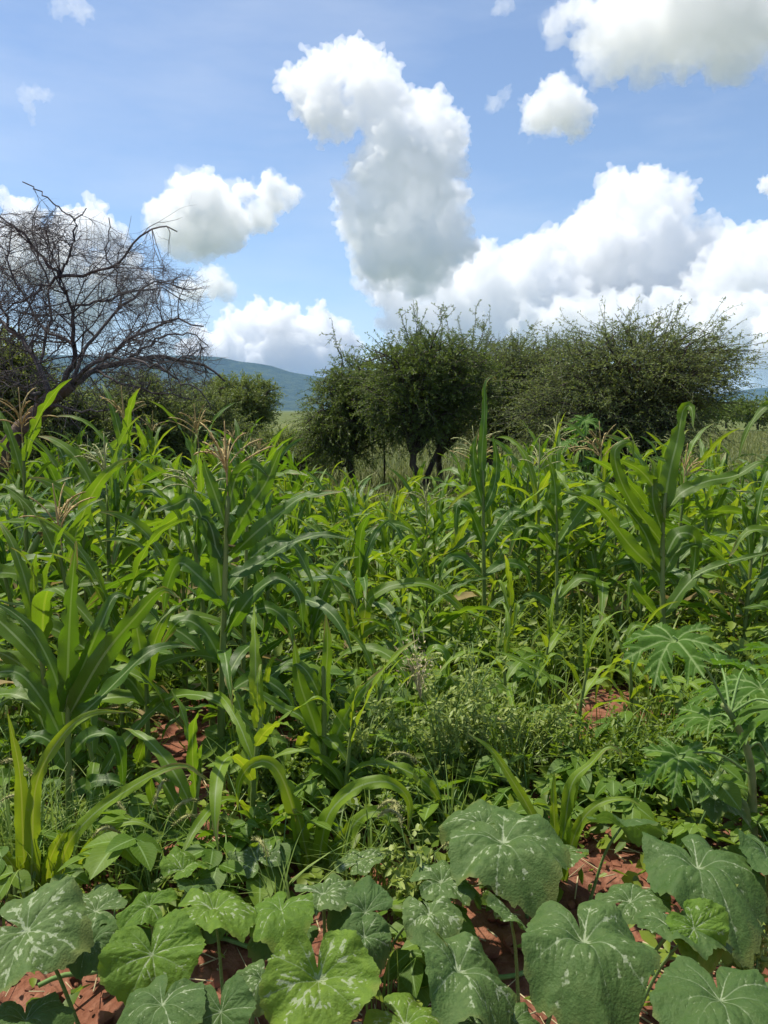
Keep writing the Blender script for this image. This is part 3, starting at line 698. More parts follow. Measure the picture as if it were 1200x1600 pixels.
def maize_blade(L, W, a0, a1, p, twist, r, n=28, fold=0.22, kink=0.0):
    s = np.linspace(0, 1, n)
    th = np.radians(a0 + (a1 - a0) * s ** p)
    if kink: th -= np.radians(kink) * (1 / (1 + np.exp(-(s - r.uniform(.35, .6)) * 40)))
    dx, dz = np.cos(th), np.sin(th)
    side = np.cumsum(r.standard_normal(n)) * 0.012
    C = np.stack([np.cumsum(dx), side * 2, np.cumsum(dz)], -1) * L / n
    C -= C[0]
    T = nrm(np.gradient(C, axis=0)); Y = np.array([0, 1.0, 0]); S = nrm(Y - T * (T @ Y)[:, None]); Nn = np.cross(T, S)
    ang = np.radians(twist) * s + np.radians(14) * np.sin(s * 5 + r.uniform(0, 6))
    S2 = S * np.cos(ang)[:, None] + Nn * np.sin(ang)[:, None]; N2 = np.cross(T, S2)
    w = blade_width(s, W / 2) * (1 + 0.06 * np.sin(s * 17 + r.uniform(0, 6)))
    f1, f2 = r.uniform(18, 40), r.uniform(18, 40); amp = W * r.uniform(.08, .20)
    wave = np.zeros((n, 5)); env = np.sin(np.pi * np.clip(s * 1.1, 0, 1)) ** 0.7
    wave[:, 0] = amp * np.sin(f1 * s + r.uniform(0, 6)) * env; wave[:, 4] = amp * np.sin(f2 * s + r.uniform(0, 6)) * env
    wave[:, 1] = wave[:, 0] * 0.3; wave[:, 3] = wave[:, 4] * 0.3
    return strip(C, S2, N2, w, AC, wave, fold, ragged(n, 5, r))
LEAVES = {}
def leaf_bank():
    r = np.random.default_rng(5)
    kinds = {'arch': (62, -62, 1.15, 40), 'droop': (58, -86, 0.85, 40), 'up': (80, 12, 2.4, 60), 'out': (55, 2, 1.2, 50), 'kink': (66, 20, 1.2, 30)}
    for mk in ('maize', 'maize_dark', 'maize_young', 'maize_dry'):
        for kd, (a0, a1, p, tw) in kinds.items():
            LEAVES[mk, kd] = []
            for v in range(9):
                mb = MB()
                V, Q, uv = maize_blade(1.0, r.uniform(0.080, 0.130) * (0.8 if mk == 'maize_young' else 1), a0 + r.uniform(-9, 9), a1 + r.uniform(-24, 24), p * r.uniform(.85, 1.2), r.uniform(-tw, tw) * 1.6, r, kink=r.uniform(70, 120) if kd == 'kink' else 0)
                mb.add(V, Q, None, uv); LEAVES[mk, kd].append(mb.mesh('leaf', MAT[mk]))
leaf_bank()
def stalk_mesh(seed):
    r = np.random.default_rng(seed); mb = MB()
    n = 25; z = np.linspace(0, 1, n); lean = r.uniform(-0.05, 0.05, 2)
    P = np.stack([lean[0] * z ** 2, lean[1] * z ** 2, z], -1)
    R = np.linspace(0.0125, 0.0065, n) * (1 + 0.16 * (np.arange(n) % 3 == 0))
    mb.tube(P, R, 7)
    return mb.mesh('stalk', MAT['stalk']), lean
STALKS = [stalk_mesh(i) for i in range(6)]
def tassel_mesh(seed, mat, droopy):
    r = np.random.default_rng(seed); mb = MB()
    P = np.stack([np.zeros(10), np.zeros(10), np.linspace(0, 0.32, 10)], -1)
    mb.tube(P, np.concatenate([np.full(4, .003), np.linspace(.0062, .002, 6)]), 5)
    for k in range(r.integers(8, 14)):
        z0 = r.uniform(0.07, 0.15); az = r.uniform(0, 6.28); ln = r.uniform(0.16, 0.25); a = np.radians(r.uniform(40, 80)); n = 9
        th = a - np.radians(droopy * r.uniform(.4, 1.2)) * np.linspace(0, 1, n) ** 1.4
        x = np.cumsum(np.cos(th)) * ln / n; zz = z0 + np.cumsum(np.sin(th)) * ln / n
        Q = np.stack([x * math.cos(az), x * math.sin(az), zz], -1)
        rad = np.full(n, 0.0030); rad[2:-1] *= 1 + 0.35 * (np.arange(n - 3) % 2); rad[-1] = 0.0012
        mb.tube(Q, rad, 4)
        m = 14; u = r.uniform(.2, 1, m); i = np.minimum((u * (n - 1)).astype(int), n - 2)
        mb.diamonds(Q[i], nrm(Q[i + 1] - Q[i] + r.standard_normal((m, 3)) * 0.02), r.standard_normal((m, 3)), 0.013, 0.006, 0.5)
    return mb.mesh('tassel', MAT[mat])
TAS_PALE = [tassel_mesh(i, 'tassel_pale', 75) for i in range(4)]
TAS_BROWN = [tassel_mesh(10 + i, 'tassel_brown', 60) for i in range(4)]
def ear_mesh():
    mb = MB(); n = 10; z = np.linspace(0, 1, n)
    P = np.stack([0.10 * z + 0.012, 0 * z, 0.17 * z], -1) * 1.0
    mb.tube(P, 0.003 + 0.021 * np.sin(np.pi * np.clip(z * .86 + .1, 0, 1)) ** .8, 8)
    return mb.mesh('ear', MAT['husk'])
def silk_mesh():
    r = np.random.default_rng(3); mb = MB()
    for k in range(16):
        d = nrm(np.array([.5, 0, .8]) + r.standard_normal(3) * .5); s = np.linspace(0, 1, 5)[:, None]
        mb.tube(np.array([.108, 0, .165]) + d * 0.055 * s + np.array([0, 0, -.035]) * s ** 2, 0.0012, 3)
    return mb.mesh('silk', MAT['silk'])
EAR, SILK = ear_mesh(), silk_mesh()

def maize(loc, h, r, label, mk='maize', nl=9, tassel=None, ear=False, group=None, spread=1.0, az0=None, lean=(0, 0), lmax=0.72):
    root = thing('maize_plant', Vector(loc), label, 'maize', group)
    sm, ln = STALKS[r.integers(len(STALKS))]
    st = 1.0 if h > 0.9 else 0.75
    sh = h * (0.92 if tassel else 0.80)
    obj('stalk', sm, root, M=Matrix.Diagonal((st * 1.25, st * 1.25, sh, 1)))
    az = r.uniform(0, 6.28) if az0 is None else az0
    for k in range(nl):
        u = (k + 0.5) / nl; z = sh * (0.10 + 0.86 * u ** 0.9)
        a = az + math.pi * (k % 2) + r.normal(0, 0.38)
        L = lmax * min(1.0, h / 1.15 + 0.18) * (0.55 + 0.75 * math.sin(math.pi * (0.22 + 0.62 * u))) * r.uniform(0.82, 1.15) * spread * 0.86
        if u > 0.86: kd = 'up' if r.random() < .75 else 'kink'
        elif u > 0.6: kd = r.choice(['up', 'arch', 'out', 'kink'], p=[.22, .48, .2, .10])
        else: kd = r.choice(['arch', 'droop', 'out', 'kink'], p=[.5, .28, .12, .10])
        bank = LEAVES[mk, kd]
        if k < 3 and h > .7 and r.random() < .45: bank = LEAVES['maize_dry', 'droop']; L *= .75
        rad = 0.010 * st
        off = (ln[0] * (z / sh) ** 2 * st + math.cos(a) * rad, ln[1] * (z / sh) ** 2 * st + math.sin(a) * rad, z)
        M = rot_m(a, 0, r.normal(0, .12), L, off) @ Matrix.Diagonal((1, 1.0 * r.uniform(.85, 1.15), 1, 1))
        obj('leaf', bank[r.integers(len(bank))], root, M=M)
    if not tassel:                                  # the furled whorl at the top
        for k in range(2):
            bank = LEAVES[mk, 'up']
            obj('leaf', bank[r.integers(len(bank))], root, M=rot_m(az + k * math.pi + r.normal(0, .5), math.radians(-14), 0, h * 0.36 * r.uniform(.8, 1.2), (ln[0] * st, ln[1] * st, sh * 0.93)))
    else:
        tm = TAS_PALE if tassel == 'pale' else TAS_BROWN
        obj('tassel', tm[r.integers(4)], root, M=rot_m(r.uniform(0, 6), r.uniform(-.12, .12), 0, r.uniform(.95, 1.35), (ln[0] * st, ln[1] * st, sh)))
    if ear:
        a = az + r.uniform(-.4, .4); z = sh * .5
        e = obj('ear', EAR, root, M=rot_m(a, 0, 0, 1, (0, 0, z))); obj('silk', SILK, e)
    return root

def px_leaf(root, path, W, D, mk, r, face=0.55, fold=0.2, n=34, curl=0.0):
    """a blade along a path given as pixels (x, y[, depth offset])"""
    P = np.array([at(p[0], p[1], D + (p[2] if len(p) > 2 else 0)) for p in path])
    C = spline(P, n); T = nrm(np.gradient(C, axis=0)); s = np.linspace(0, 1, n)
    hor = nrm(np.cross(T, np.array([0, 0, 1.0]) + 1e-3)); view = nrm(C - np.array([0, 0, CAM_H])); cf = nrm(np.cross(T, view))
    sg = np.sign(np.sum(hor * cf, 1, keepdims=True)); sg[sg == 0] = 1
    S = nrm(hor * (1 - face) * sg + cf * face)
    for _ in range(4): S[1:-1] = nrm(S[:-2] + S[1:-1] + S[2:])
    S = nrm(S - T * np.sum(S * T, 1, keepdims=True))
    ang = np.radians(16) * np.sin(s * 6 + r.uniform(0, 6)) + curl * s
    N0 = np.cross(T, S); S = S * np.cos(ang)[:, None] + N0 * np.sin(ang)[:, None]; Nn = np.cross(T, S)
    Nn *= np.where(Nn[:, 2:3].mean() < 0, -1, 1)
    w = blade_width(s, W / 2) * (1 + 0.05 * np.sin(s * 19 + r.uniform(0, 6)))
    wave = np.zeros((n, 5)); f1, f2 = r.uniform(16, 36, 2); env = np.sin(np.pi * np.clip(s * 1.05, 0, 1)) ** .7
    wave[:, 0] = W * .14 * np.sin(f1 * s + r.uniform(0, 6)) * env; wave[:, 4] = W * .14 * np.sin(f2 * s + r.uniform(0, 6)) * env
    V, Q, uv = strip(C, S, Nn, w, AC, wave, fold, ragged(n, 5, r, .08))
    b = np.array(root.location)
    mb = MB(); mb.add(V - b, Q, None, uv)
    return mb.build('leaf', MAT[mk], root)
def px_stalk(root, path, D, rad):
    P = spline([at(p[0], p[1], D) for p in path], 14) - np.array(root.location)
    R = np.linspace(rad, rad * .5, 14) * (1 + .12 * (np.arange(14) % 3 == 0))
    mb = MB(); mb.tube(P, R, 8); return mb.build('stalk', MAT['stalk'], root)
def gnd(px, py):
    p = at_z(px, py, 0); p[2] = gz(p[0], p[1]); return p

HEROES = []
def hero(px, py, label, mk, stalk, leaves, W=0.075, tassel=None, extra=0, h=1.3, rad=0.014, seed=0, D=None, **kw):
    r = np.random.default_rng(1000 + seed)
    b = gnd(px, py)
    if D: b = at(px, 800, D); b[2] = gz(b[0], b[1])
    D = b[1]
    root = thing('maize_plant', Vector(b), label, 'maize', 'maize plants of the field')
    if stalk: px_stalk(root, stalk, D, rad)
    for lf in leaves:
        w = W; face = .55; d = lf
        if isinstance(lf, tuple): d, w = lf[0], lf[1]; face = lf[2] if len(lf) > 2 else .55
        px_leaf(root, d, w * .86, D, mk, r, face)
    if tassel:
        t = at(tassel[0], tassel[1], D) - b
        obj('tassel', (TAS_PALE if tassel[2] == 'pale' else TAS_BROWN)[seed % 4], root, M=rot_m(seed * 1.3, tassel[3] if len(tassel) > 3 else 0.05, 0, 1.0, t))
    for k in range(extra):
        z = h * (.12 + .75 * (k + .5) / extra); kd = ['arch', 'droop', 'out', 'arch'][r.integers(4)]
        bank = LEAVES[mk, kd]
        fr = 0 if not stalk else np.interp(z / h, np.linspace(0, 1, len(stalk)), [at(p[0], p[1], D)[0] for p in stalk]) - b[0]
        obj('leaf', bank[r.integers(len(bank))], root, M=rot_m(kw.get('az', 1.0) + math.pi * (k % 2) + r.normal(0, .5), 0, r.normal(0, .1), r.uniform(.42, .66) * kw.get('ls', 1), (fr, 0, z)))
    HEROES.append((b[0], b[1]))
    return root

hero(108, 1335, 'tall maize with broad dark leaves fanning up at the left edge', 'maize_dark', [(110, 1335), (108, 1230), (106, 1130), (108, 1080)],
     [([(103, 1112), (106, 1040), (109, 970), (114, 900), (119, 845)], .082, .9), ([(110, 1115), (160, 1027, -.05), (213, 963, -.1), (253, 922, -.12), (279, 934, -.15)], .092, .85),
      ([(100, 1113), (133, 1033), (157, 977), (180, 931, .05), (205, 936, .08)], .085, .8), ([(100, 1132), (87, 1060), (53, 990), (20, 957), (-8, 942)], .075, .7),
      ([(95, 1150), (70, 1100), (34, 1055), (0, 1050), (-30, 1066)], .085, .7), ([(112, 1130), (160, 1087), (227, 1023, .05), (270, 1008, .1), (304, 1012, .1)], .07, .5),
      ([(110, 1180), (140, 1150), (175, 1150), (190, 1190), (192, 1240)], .065, .6), ([(106, 1200), (80, 1160), (50, 1150), (20, 1170)], .07, .5), ([(108, 1240), (150, 1220), (190, 1225), (215, 1260)], .06)], rad=.016, seed=1)
hero(62, 1430, 'bright yellow green young maize in the left corner with long arching blades', 'maize_young', None,
     [([(48, 1425), (50, 1340), (57, 1225), (97, 1150, .02), (143, 1115, .05), (205, 1112, .1)], .055, .75), ([(42, 1420), (36, 1310), (31, 1210), (12, 1115)], .055, .8),
      ([(88, 1440), (100, 1335), (140, 1278), (200, 1234), (255, 1203), (292, 1197), (322, 1219)], .052, .8), ([(74, 1435), (76, 1352), (103, 1296), (120, 1287)], .055, .8),
      ([(94, 1440), (123, 1352), (167, 1298), (213, 1284), (250, 1303)], .05, .7), ([(55, 1430), (30, 1370), (0, 1330), (-30, 1330)], .05)], seed=2)
hero(345, 1225, 'tallest maize clump left of centre with brown tassel and dark leaves', 'maize_dark', [(345, 1225), (346, 1100), (350, 960), (354, 830), (356, 775)],
     [([(358, 850), (385, 800), (415, 755), (438, 703), (446, 698)], .085, .8), ([(360, 870), (400, 832), (440, 800), (470, 778), (505, 771), (535, 768)], .08, .6), ([(358, 900), (405, 880), (450, 852), (500, 836), (548, 842)], .075, .5),
      ([(350, 880), (320, 820), (300, 780), (270, 790), (235, 800)], .085, .6), ([(352, 820), (335, 770), (322, 735), (318, 715)], .07, .8), ([(350, 940), (310, 900), (280, 880), (262, 915), (255, 960)], .085, .6),
      ([(352, 990), (395, 930), (435, 905), (466, 930), (474, 985)], .08, .6), ([(350, 1040), (318, 985), (282, 970), (250, 1010)], .08), ([(352, 1085), (400, 1060), (445, 1085), (468, 1132)], .07), ([(346, 930), (338, 860), (325, 815), (300, 805)], .08, .8), ([(356, 800), (370, 745), (395, 725), (420, 745)], .07, .8)], tassel=(356, 780, 'brown', .02), rad=.017, seed=3, extra=7, h=1.0, az=1.25)
hero(375, 1180, 'slimmer maize stalk standing close right of the tallest clump', 'maize_dark', [(378, 1185), (380, 1040), (384, 900), (386, 800)],
     [([(384, 880), (420, 850), (455, 850), (480, 890), (490, 930)], .08), ([(384, 820), (400, 770), (402, 730), (396, 715)], .075, .8), ([(382, 960), (420, 950), (450, 975), (460, 1020)], .07), ([(380, 930), (350, 905), (320, 915), (300, 960)], .07), ([(382, 1050), (420, 1050), (447, 1085)], .06)], rad=.013, seed=4)
hero(492, 1385, 'young light green maize front and centre with drooping arched blades', 'maize_young', None,
     [([(481, 1382), (463, 1285), (440, 1214), (417, 1190), (392, 1196), (374, 1222), (371, 1266)], .065, .8), ([(494, 1382), (503, 1315), (517, 1267), (557, 1231), (600, 1221), (630, 1237), (641, 1262), (637, 1300)], .065, .75),
      ([(497, 1385), (533, 1318), (567, 1275), (600, 1271), (627, 1300), (641, 1325)], .06, .7), ([(490, 1385), (500, 1340), (530, 1315), (562, 1290)], .035, .6), ([(486, 1382), (478, 1330), (465, 1275), (455, 1262)], .06, .85), ([(493, 1385), (520, 1350), (560, 1335), (590, 1350)], .04)], seed=5)
hero(506, 1290, 'upright maize with a torn leaf behind the young light green one', 'maize', [(507, 1292), (507, 1200), (506, 1100), (504, 1040)],
     [([(508, 1205), (492, 1135), (468, 1065), (459, 1000)], .085, .9), ([(512, 1192), (533, 1133), (560, 1085), (602, 1042)], .075, .8), ([(506, 1130), (508, 1070), (512, 1010), (509, 960)], .06, .8), ([(508, 1220), (540, 1190), (560, 1200), (575, 1240)], .06),
      ([(505, 1160), (470, 1120), (440, 1105), (400, 1080), (375, 1075)], .055), ([(506, 1100), (480, 1050), (455, 1035), (430, 1050)], .055)], seed=6)
hero(868, 1392, 'pale young maize with thin blades between the big pumpkin leaves', 'maize_young', None,
     [([(862, 1390), (850, 1320), (830, 1270), (797, 1214), (767, 1171), (732, 1146)], .042, .7), ([(868, 1390), (867, 1300), (865, 1255), (866, 1206)], .04, .85), ([(873, 1392), (884, 1280), (895, 1222), (923, 1193), (947, 1168), (967, 1173), (971, 1194)], .05, .7),
      ([(876, 1395), (900, 1300), (933, 1258), (977, 1248), (1000, 1258)], .042, .7), ([(870, 1392), (862, 1330), (840, 1300), (815, 1310)], .035), ([(874, 1330), (890, 1260), (905, 1215), (925, 1205)], .04, .8)], seed=7)
hero(1036, 1075, 'robust right hand maize with one leaf standing straight up', 'maize', [(1036, 1080), (1036, 1000), (1035, 900), (1036, 820), (1040, 770)],
     [([(1036, 800), (1047, 735), (1058, 690), (1068, 640), (1080, 637, -.05), (1083, 668, -.1)], .11, .85), ([(1038, 810), (1025, 768), (1000, 735), (963, 716)], .11, .8), ([(1036, 850), (990, 790), (966, 740), (962, 702), (985, 692), (990, 720)], .095, .7),
      ([(1040, 800), (1065, 770), (1105, 752), (1150, 743), (1190, 722), (1222, 738)], .09, .5), ([(1034, 915), (1013, 845), (987, 804), (960, 782)], .10, .8), ([(1034, 900), (987, 855), (950, 808), (917, 778), (876, 767)], .10, .6),
      ([(1038, 960), (1083, 904), (1133, 881), (1205, 862)], .09, .5), ([(1040, 870), (1060, 835), (1085, 840), (1085, 880), (1080, 905)], .11, .8), ([(1036, 900), (1060, 860), (1100, 850), (1140, 880)], .08), ([(1034, 970), (1000, 930), (985, 910), (980, 960)], .08), ([(1036, 1010), (1005, 980), (985, 985), (970, 1030)], .07), ([(1034, 830), (1020, 780), (1022, 730), (1015, 715)], .08, .8)], rad=.02, seed=8)
hero(757, 1010, 'tall dark maize right of centre with a single leaf pointing skyward', 'maize_dark', [(757, 1012), (756, 900), (755, 800), (755, 735)],
     [([(755, 760), (753, 715), (757, 650), (758, 600), (770, 588), (776, 594)], .066, .8), ([(754, 790), (742, 740), (740, 700), (748, 670)], .075, .8), ([(756, 800), (772, 760), (776, 720), (770, 680)], .075, .8), ([(755, 850), (735, 800), (715, 790), (712, 840)], .09), ([(757, 860), (790, 810), (815, 800), (835, 830)], .09),
      ([(756, 900), (790, 880), (820, 890), (832, 930)], .08), ([(755, 900), (720, 870), (695, 880), (685, 920)], .08), ([(756, 960), (790, 935), (815, 950)], .07)], seed=9, tassel=(748, 740, 'pale', -.2), rad=.017)
hero(880, 1020, 'maize with swept back grey green leaves left of the robust one', 'maize', [(872, 1022), (870, 930), (870, 840), (868, 790)],
     [([(870, 830), (868, 770), (863, 735), (858, 720)], .10, .8), ([(872, 850), (905, 800), (940, 760), (960, 770), (985, 800)], .09), ([(870, 860), (840, 825), (810, 830), (795, 870)], .09), ([(868, 820), (850, 790), (830, 800), (800, 812)], .08), ([(870, 940), (905, 905), (940, 915), (962, 960)], .08), ([(868, 950), (830, 930), (800, 950)], .07)], seed=10, extra=3)
hero(232, 1240, 'maize with a bright sagging blade over the open red soil', 'maize', [(232, 1245), (231, 1170), (230, 1100), (226, 1030)],
     [([(230, 1105), (277, 1087, -.1), (322, 1089, -.2), (368, 1113, -.25), (402, 1142, -.3)], .06, .6), ([(228, 1080), (240, 1010), (262, 960), (285, 945)], .075, .8), ([(229, 1100), (200, 1060), (170, 1060), (150, 1100)], .07), ([(230, 1140), (215, 1190), (200, 1200), (196, 1240)], .06), ([(226, 1050), (215, 990), (210, 950), (216, 930)], .07, .8)], seed=11)
hero(570, 1060, 'maize in the middle of the field with one long arched blade', 'maize_young', None,
     [([(566, 1010), (572, 948), (590, 926), (622, 913), (667, 913), (702, 934), (727, 965), (731, 1026)], .08, .7), ([(540, 1052), (550, 1008), (583, 980), (632, 972)], .085, .75), ([(560, 1040), (540, 960), (520, 920), (500, 935)], .08), ([(556, 1040), (550, 960), (545, 930)], .07, .8), ([(562, 1040), (600, 1010), (640, 1010), (665, 1040)], .07), ([(556, 1045), (530, 1010), (500, 1010), (480, 1040)], .07)], seed=12)
hero(485, 1060, 'maize with two pale upright blades left of the long arched one', 'maize', [(487, 1065), (487, 960)],
     [([(487, 1000), (492, 950), (494, 910), (495, 895)], .09, .9), ([(487, 980), (470, 920), (455, 880), (468, 850)], .09, .8), ([(487, 980), (520, 940), (545, 935), (560, 960)], .08), ([(487, 1000), (450, 960), (425, 965), (405, 1000)], .08), ([(487, 990), (505, 930), (530, 880), (560, 870)], .08)], seed=13)
# a band of tall tasselled plants on the left
for i, (px, top, D, tas, mk, lb) in enumerate([
        (36, 660, 4.6, 'brown', 'maize', 'maize with drooping tan tassel in front of the leaning trunk'),
        (163, 745, 4.0, 'pale', 'maize', 'maize with stiff pale yellow tassel at left'),
        (200, 655, 6.0, 'brown', 'maize', 'maize with rusty tassel tallest under the bare limb'),
        (312, 675, 5.4, 'brown', 'maize', 'maize with spindly reddish tassel before the olive bushes'),
        (112, 830, 3.5, 'brown', 'maize', 'maize with short tan tassel low at left'),
        (395, 735, 6.4, 'pale', 'maize_dark', 'tasselled maize just right behind the tallest clump'),
        (610, 760, 6.8, None, 'maize_young', 'light green maize in front of the forked acacia trunk'),
        (660, 800, 6.2, 'pale', 'maize', 'short tasselled maize at the foot of the acacia clump'),
        (820, 690, 6.6, None, 'maize', 'maize with drooping top leaf below the olive acacia'),
        (1110, 745, 5.6, None, 'maize', 'maize just right behind the robust one'),
        (1175, 790, 4.6, None, 'maize_dark', 'dark maize near the right edge'),
        (1160, 975, 4.6, None, 'maize_young', 'short lime green maize with two blunt upright leaves at right'),
        (945, 720, 6.4, 'brown', 'maize', 'maize with tan tassel in front of the umbrella thorn'),
        (530, 770, 7.0, None, 'maize', 'maize with folded leaf left of the acacia trunks'),
        (25, 790, 5.2, None, 'maize_dark', 'dark leafy maize at the far left edge'),
        (322, 760, 3.55, None, 'maize_dark', 'dark maize crowding the tallest clump from the left'),
        (405, 790, 3.7, None, 'maize_dark', 'dark maize crowding the tallest clump from behind'),
        (280, 850, 3.9, None, 'maize', 'leafy maize filling the gap left of the tallest clump'),
        (60, 880, 3.1, None, 'maize', 'leafy maize behind the broad fanning one at left'),
        (175, 900, 3.3, None, 'maize', 'leafy maize between the fanning one and the soil gap')]):
    p = at(px, 800, D); p[2] = gz(p[0], p[1]); top3 = at(px, top, D)
    r = np.random.default_rng(400 + i)
    maize(p, max(top3[2] - p[2], .45), r, lb, mk, nl=11, tassel=tas, ear=i in (0, 2, 5, 12), group='maize plants of the field', az0=r.uniform(-.5, .5))
    HEROES.append((p[0], p[1]))
p = at(1235, 800, 3.4); p[2] = 0
rt = thing('maize_plant', Vector(p), 'maize leaning in from the right edge with one high curved leaf', 'maize', 'maize plants of the field')
px_stalk(rt, [(1240, 1230), (1236, 1050), (1232, 850)], 3.4, .013)
rr = np.random.default_rng(99)
for lf in ([(1236, 800), (1238, 690), (1225, 645), (1203, 632), (1178, 655), (1161, 690), (1154, 718)], [(1234, 900), (1215, 840), (1170, 830), (1140, 870)], [(1236, 1000), (1200, 950), (1160, 950)]):
    px_leaf(rt, lf, .055, 3.4, 'maize', rr, .6)

ORD = ['first', 'second', 'third', 'fourth', 'fifth', 'sixth', 'seventh', 'eighth', 'ninth', 'tenth', 'eleventh', 'twelfth', 'thirteenth', 'fourteenth', 'fifteenth', 'sixteenth', 'seventeenth', 'eighteenth', 'nineteenth', 'twentieth']
ROWS = ['front', 'second', 'third', 'fourth', 'fifth', 'sixth', 'seventh', 'eighth', 'rearmost']
def rows_of(items, zones, step, y0):
    """gives each (zone, x, y) its place: row counted from the front, number from the left"""
    out = {}
    for z in zones:
        rows = {}
        for k, (zz, x, y) in enumerate(items):
            if zz == z: rows.setdefault(int((y - y0) / step), []).append((x / y, k))
        for n, key in enumerate(sorted(rows)):
            for m, (_, k) in enumerate(sorted(rows[key])): out[k] = (min(n, 8), m)
    return out
def fill_maize():
    r = np.random.default_rng(42)
    hp = np.array([[-100, 1.2], [250, 1.2], [400, 1.08], [450, .88], [520, .76], [620, .66], [690, .78], [740, 1.1], [900, 1.22], [1050, 1.2], [1150, 1.0], [1300, .9]])
    spots = list(HEROES); new = []
    for _ in range(9000):
        y = r.uniform(3.2, 11.5); u = r.uniform(-.56, .56); x = u * y; px = 600 + F * u
        if y < 4.9 and px > 700: continue
        if y < 4.3 and px > 420: continue
        if y < 3.9 and px > 260: continue
        if 225 < px < 480 and y < 4.3: continue
        if px > 1080 and y > 9 and r.random() < .7: continue
        if 540 < px < 720 and y > 10: continue
        if min(math.hypot(x - a, y - b) for a, b in spots) < (0.27 if 430 < px < 720 else (0.27 if px > 700 and y < 7.5 else 0.33)) + 0.012 * y: continue
        spots.append((x, y)); new.append(('left' if px < 440 else ('middle' if px < 700 else 'right'), x, y))
        if len(new) >= 265: break
    place = rows_of(new, ('left', 'middle', 'right'), 1.05, 3.2)
    for k, (zone, x, y) in enumerate(new):
        px = 600 + F * x / y
        h = np.interp(px, hp[:, 0], hp[:, 1]) * r.uniform(.66, 1.08)
        if 700 < px < 1100 and y > 7.5: h *= .85
        tas = None
        if h > .95 and r.random() < .36: tas = 'brown' if r.random() < .5 else 'pale'
        mk = r.choice(['maize', 'maize_dark', 'maize_young'], p=[.5, .2, .3])
        look = {'maize': 'mid green', 'maize_dark': 'dark green', 'maize_young': 'light green'}[mk] + {None: '', 'brown': ' brown tasselled', 'pale': ' pale tasselled'}[tas]
        n, m = place[k]
        maize((x, y, float(gz(x, y))), h, r, '%s maize, %s from left in %s row of the %s stand' % (look, ORD[min(m, 19)], ROWS[n], zone), mk, nl=int(8 + h * 2.4), tassel=tas, ear=h > 1.05 and r.random() < .2, group='maize plants of the field', lmax=.78)
fill_maize()

# ------------------------------------------------------------------ pumpkin
def pumpkin_leaf(seed, mk, droop=.35, cup=.12, wav=.07, fold=0.0, hang=.5, na=150, nr=50):
    r = np.random.default_rng(seed)
    ph = np.linspace(-math.pi, math.pi, na); rr = np.concatenate([[0.0], np.linspace(.03, 1, nr)])
    R = (.86 + .14 * np.cos(ph)) * (1 + .052 * np.cos(5 * ph + r.uniform(-.3, .3)) + .03 * np.sin(3 * ph + r.uniform(0, 6)))
    R *= 1 - .80 * np.exp(-((math.pi - np.abs(ph)) / .17) ** 2)
    R *= 1 + .014 * np.sin(46 * ph) + .012 * np.sin(31 * ph + 1)
    X = rr[:, None] * R * np.cos(ph); Y = rr[:, None] * R * np.sin(ph)
    # veins
    seg = []
    for a, ln in [(0, .98), (.62, .92), (-.62, .92), (1.28, .85), (-1.28, .85), (2.0, .78), (-2.0, .78), (2.65, .62), (-2.65, .62)]:
        a += r.uniform(-.08, .08); d = np.array([math.cos(a), math.sin(a)])
        seg.append((np.zeros(2), d * ln, 0.0))
        for f in (.3, .48, .66, .82):
            for sgn in (-1, 1):
                b = a + sgn * r.uniform(.55, .8); st = d * ln * (f + r.uniform(-.05, .05))
                l2 = (1 - f) * .52 * r.uniform(.8, 1.2); en = st + np.array([math.cos(b), math.sin(b)]) * l2
                seg.append((st, en, .006))
    dist = np.full(X.shape, 9.0)
    for a, b, o in seg:
        ab = b - a; t = np.clip(((X - a[0]) * ab[0] + (Y - a[1]) * ab[1]) / (ab @ ab), 0, 1)
        dist = np.minimum(dist, np.hypot(X - a[0] - t * ab[0], Y - a[1] - t * ab[1]) + o)
    r2 = np.hypot(X, Y)
    Z = -droop * r2 ** 2.1 - cup * np.exp(-(r2 / .22) ** 2) + .02
    Z += wav * r2 ** 1.5 * np.cos(5 * ph + r.uniform(0, 6))[None] + wav * .8 * r2 ** 2 * np.cos(3 * ph + r.uniform(0, 6))[None]
    Z += .08 * r2 ** 3 * np.sin(9 * ph + r.uniform(0, 6))[None] + .025 * r2 ** 4 * np.sin(17 * ph + r.uniform(0, 6))[None]
    for _ in range(3):                                   # parts of the blade bend over
        b = r.normal(0, .35) if _ == 0 else r.uniform(-2.4, 2.4); e = X * math.cos(b) + Y * math.sin(b); t0 = r.uniform(.2, .5)
        Z -= hang * (1.3 if _ == 0 else r.uniform(.2, .9)) * np.clip(e - t0, 0, 1) ** 1.6
    pleat = np.abs(np.sin(2.35 * np.abs(ph) + .05))[None]
    Z += .085 * pleat * r2 * np.clip(1.25 - r2, 0, 1)
    Z += fold * np.abs(Y) + .030 * np.minimum(dist / .06, 1) * (.5 + r2)
    th = fold_roll = r.uniform(-.15, .15)
    n1, n2 = len(rr), na
    i, j = np.meshgrid(np.arange(n1 - 1), np.arange(n2 - 1), indexing='ij'); q = (i * n2 + j).ravel()
    mb = MB(); mb.add(np.stack([X, Y, Z], -1).reshape(-1, 3), np.stack([q, q + 1, q + n2 + 1, q + n2], -1), None, np.stack([X, Y], -1).reshape(-1, 2), dist.ravel())
    return mb.mesh('leaf', MAT[mk])
PUMP = {}
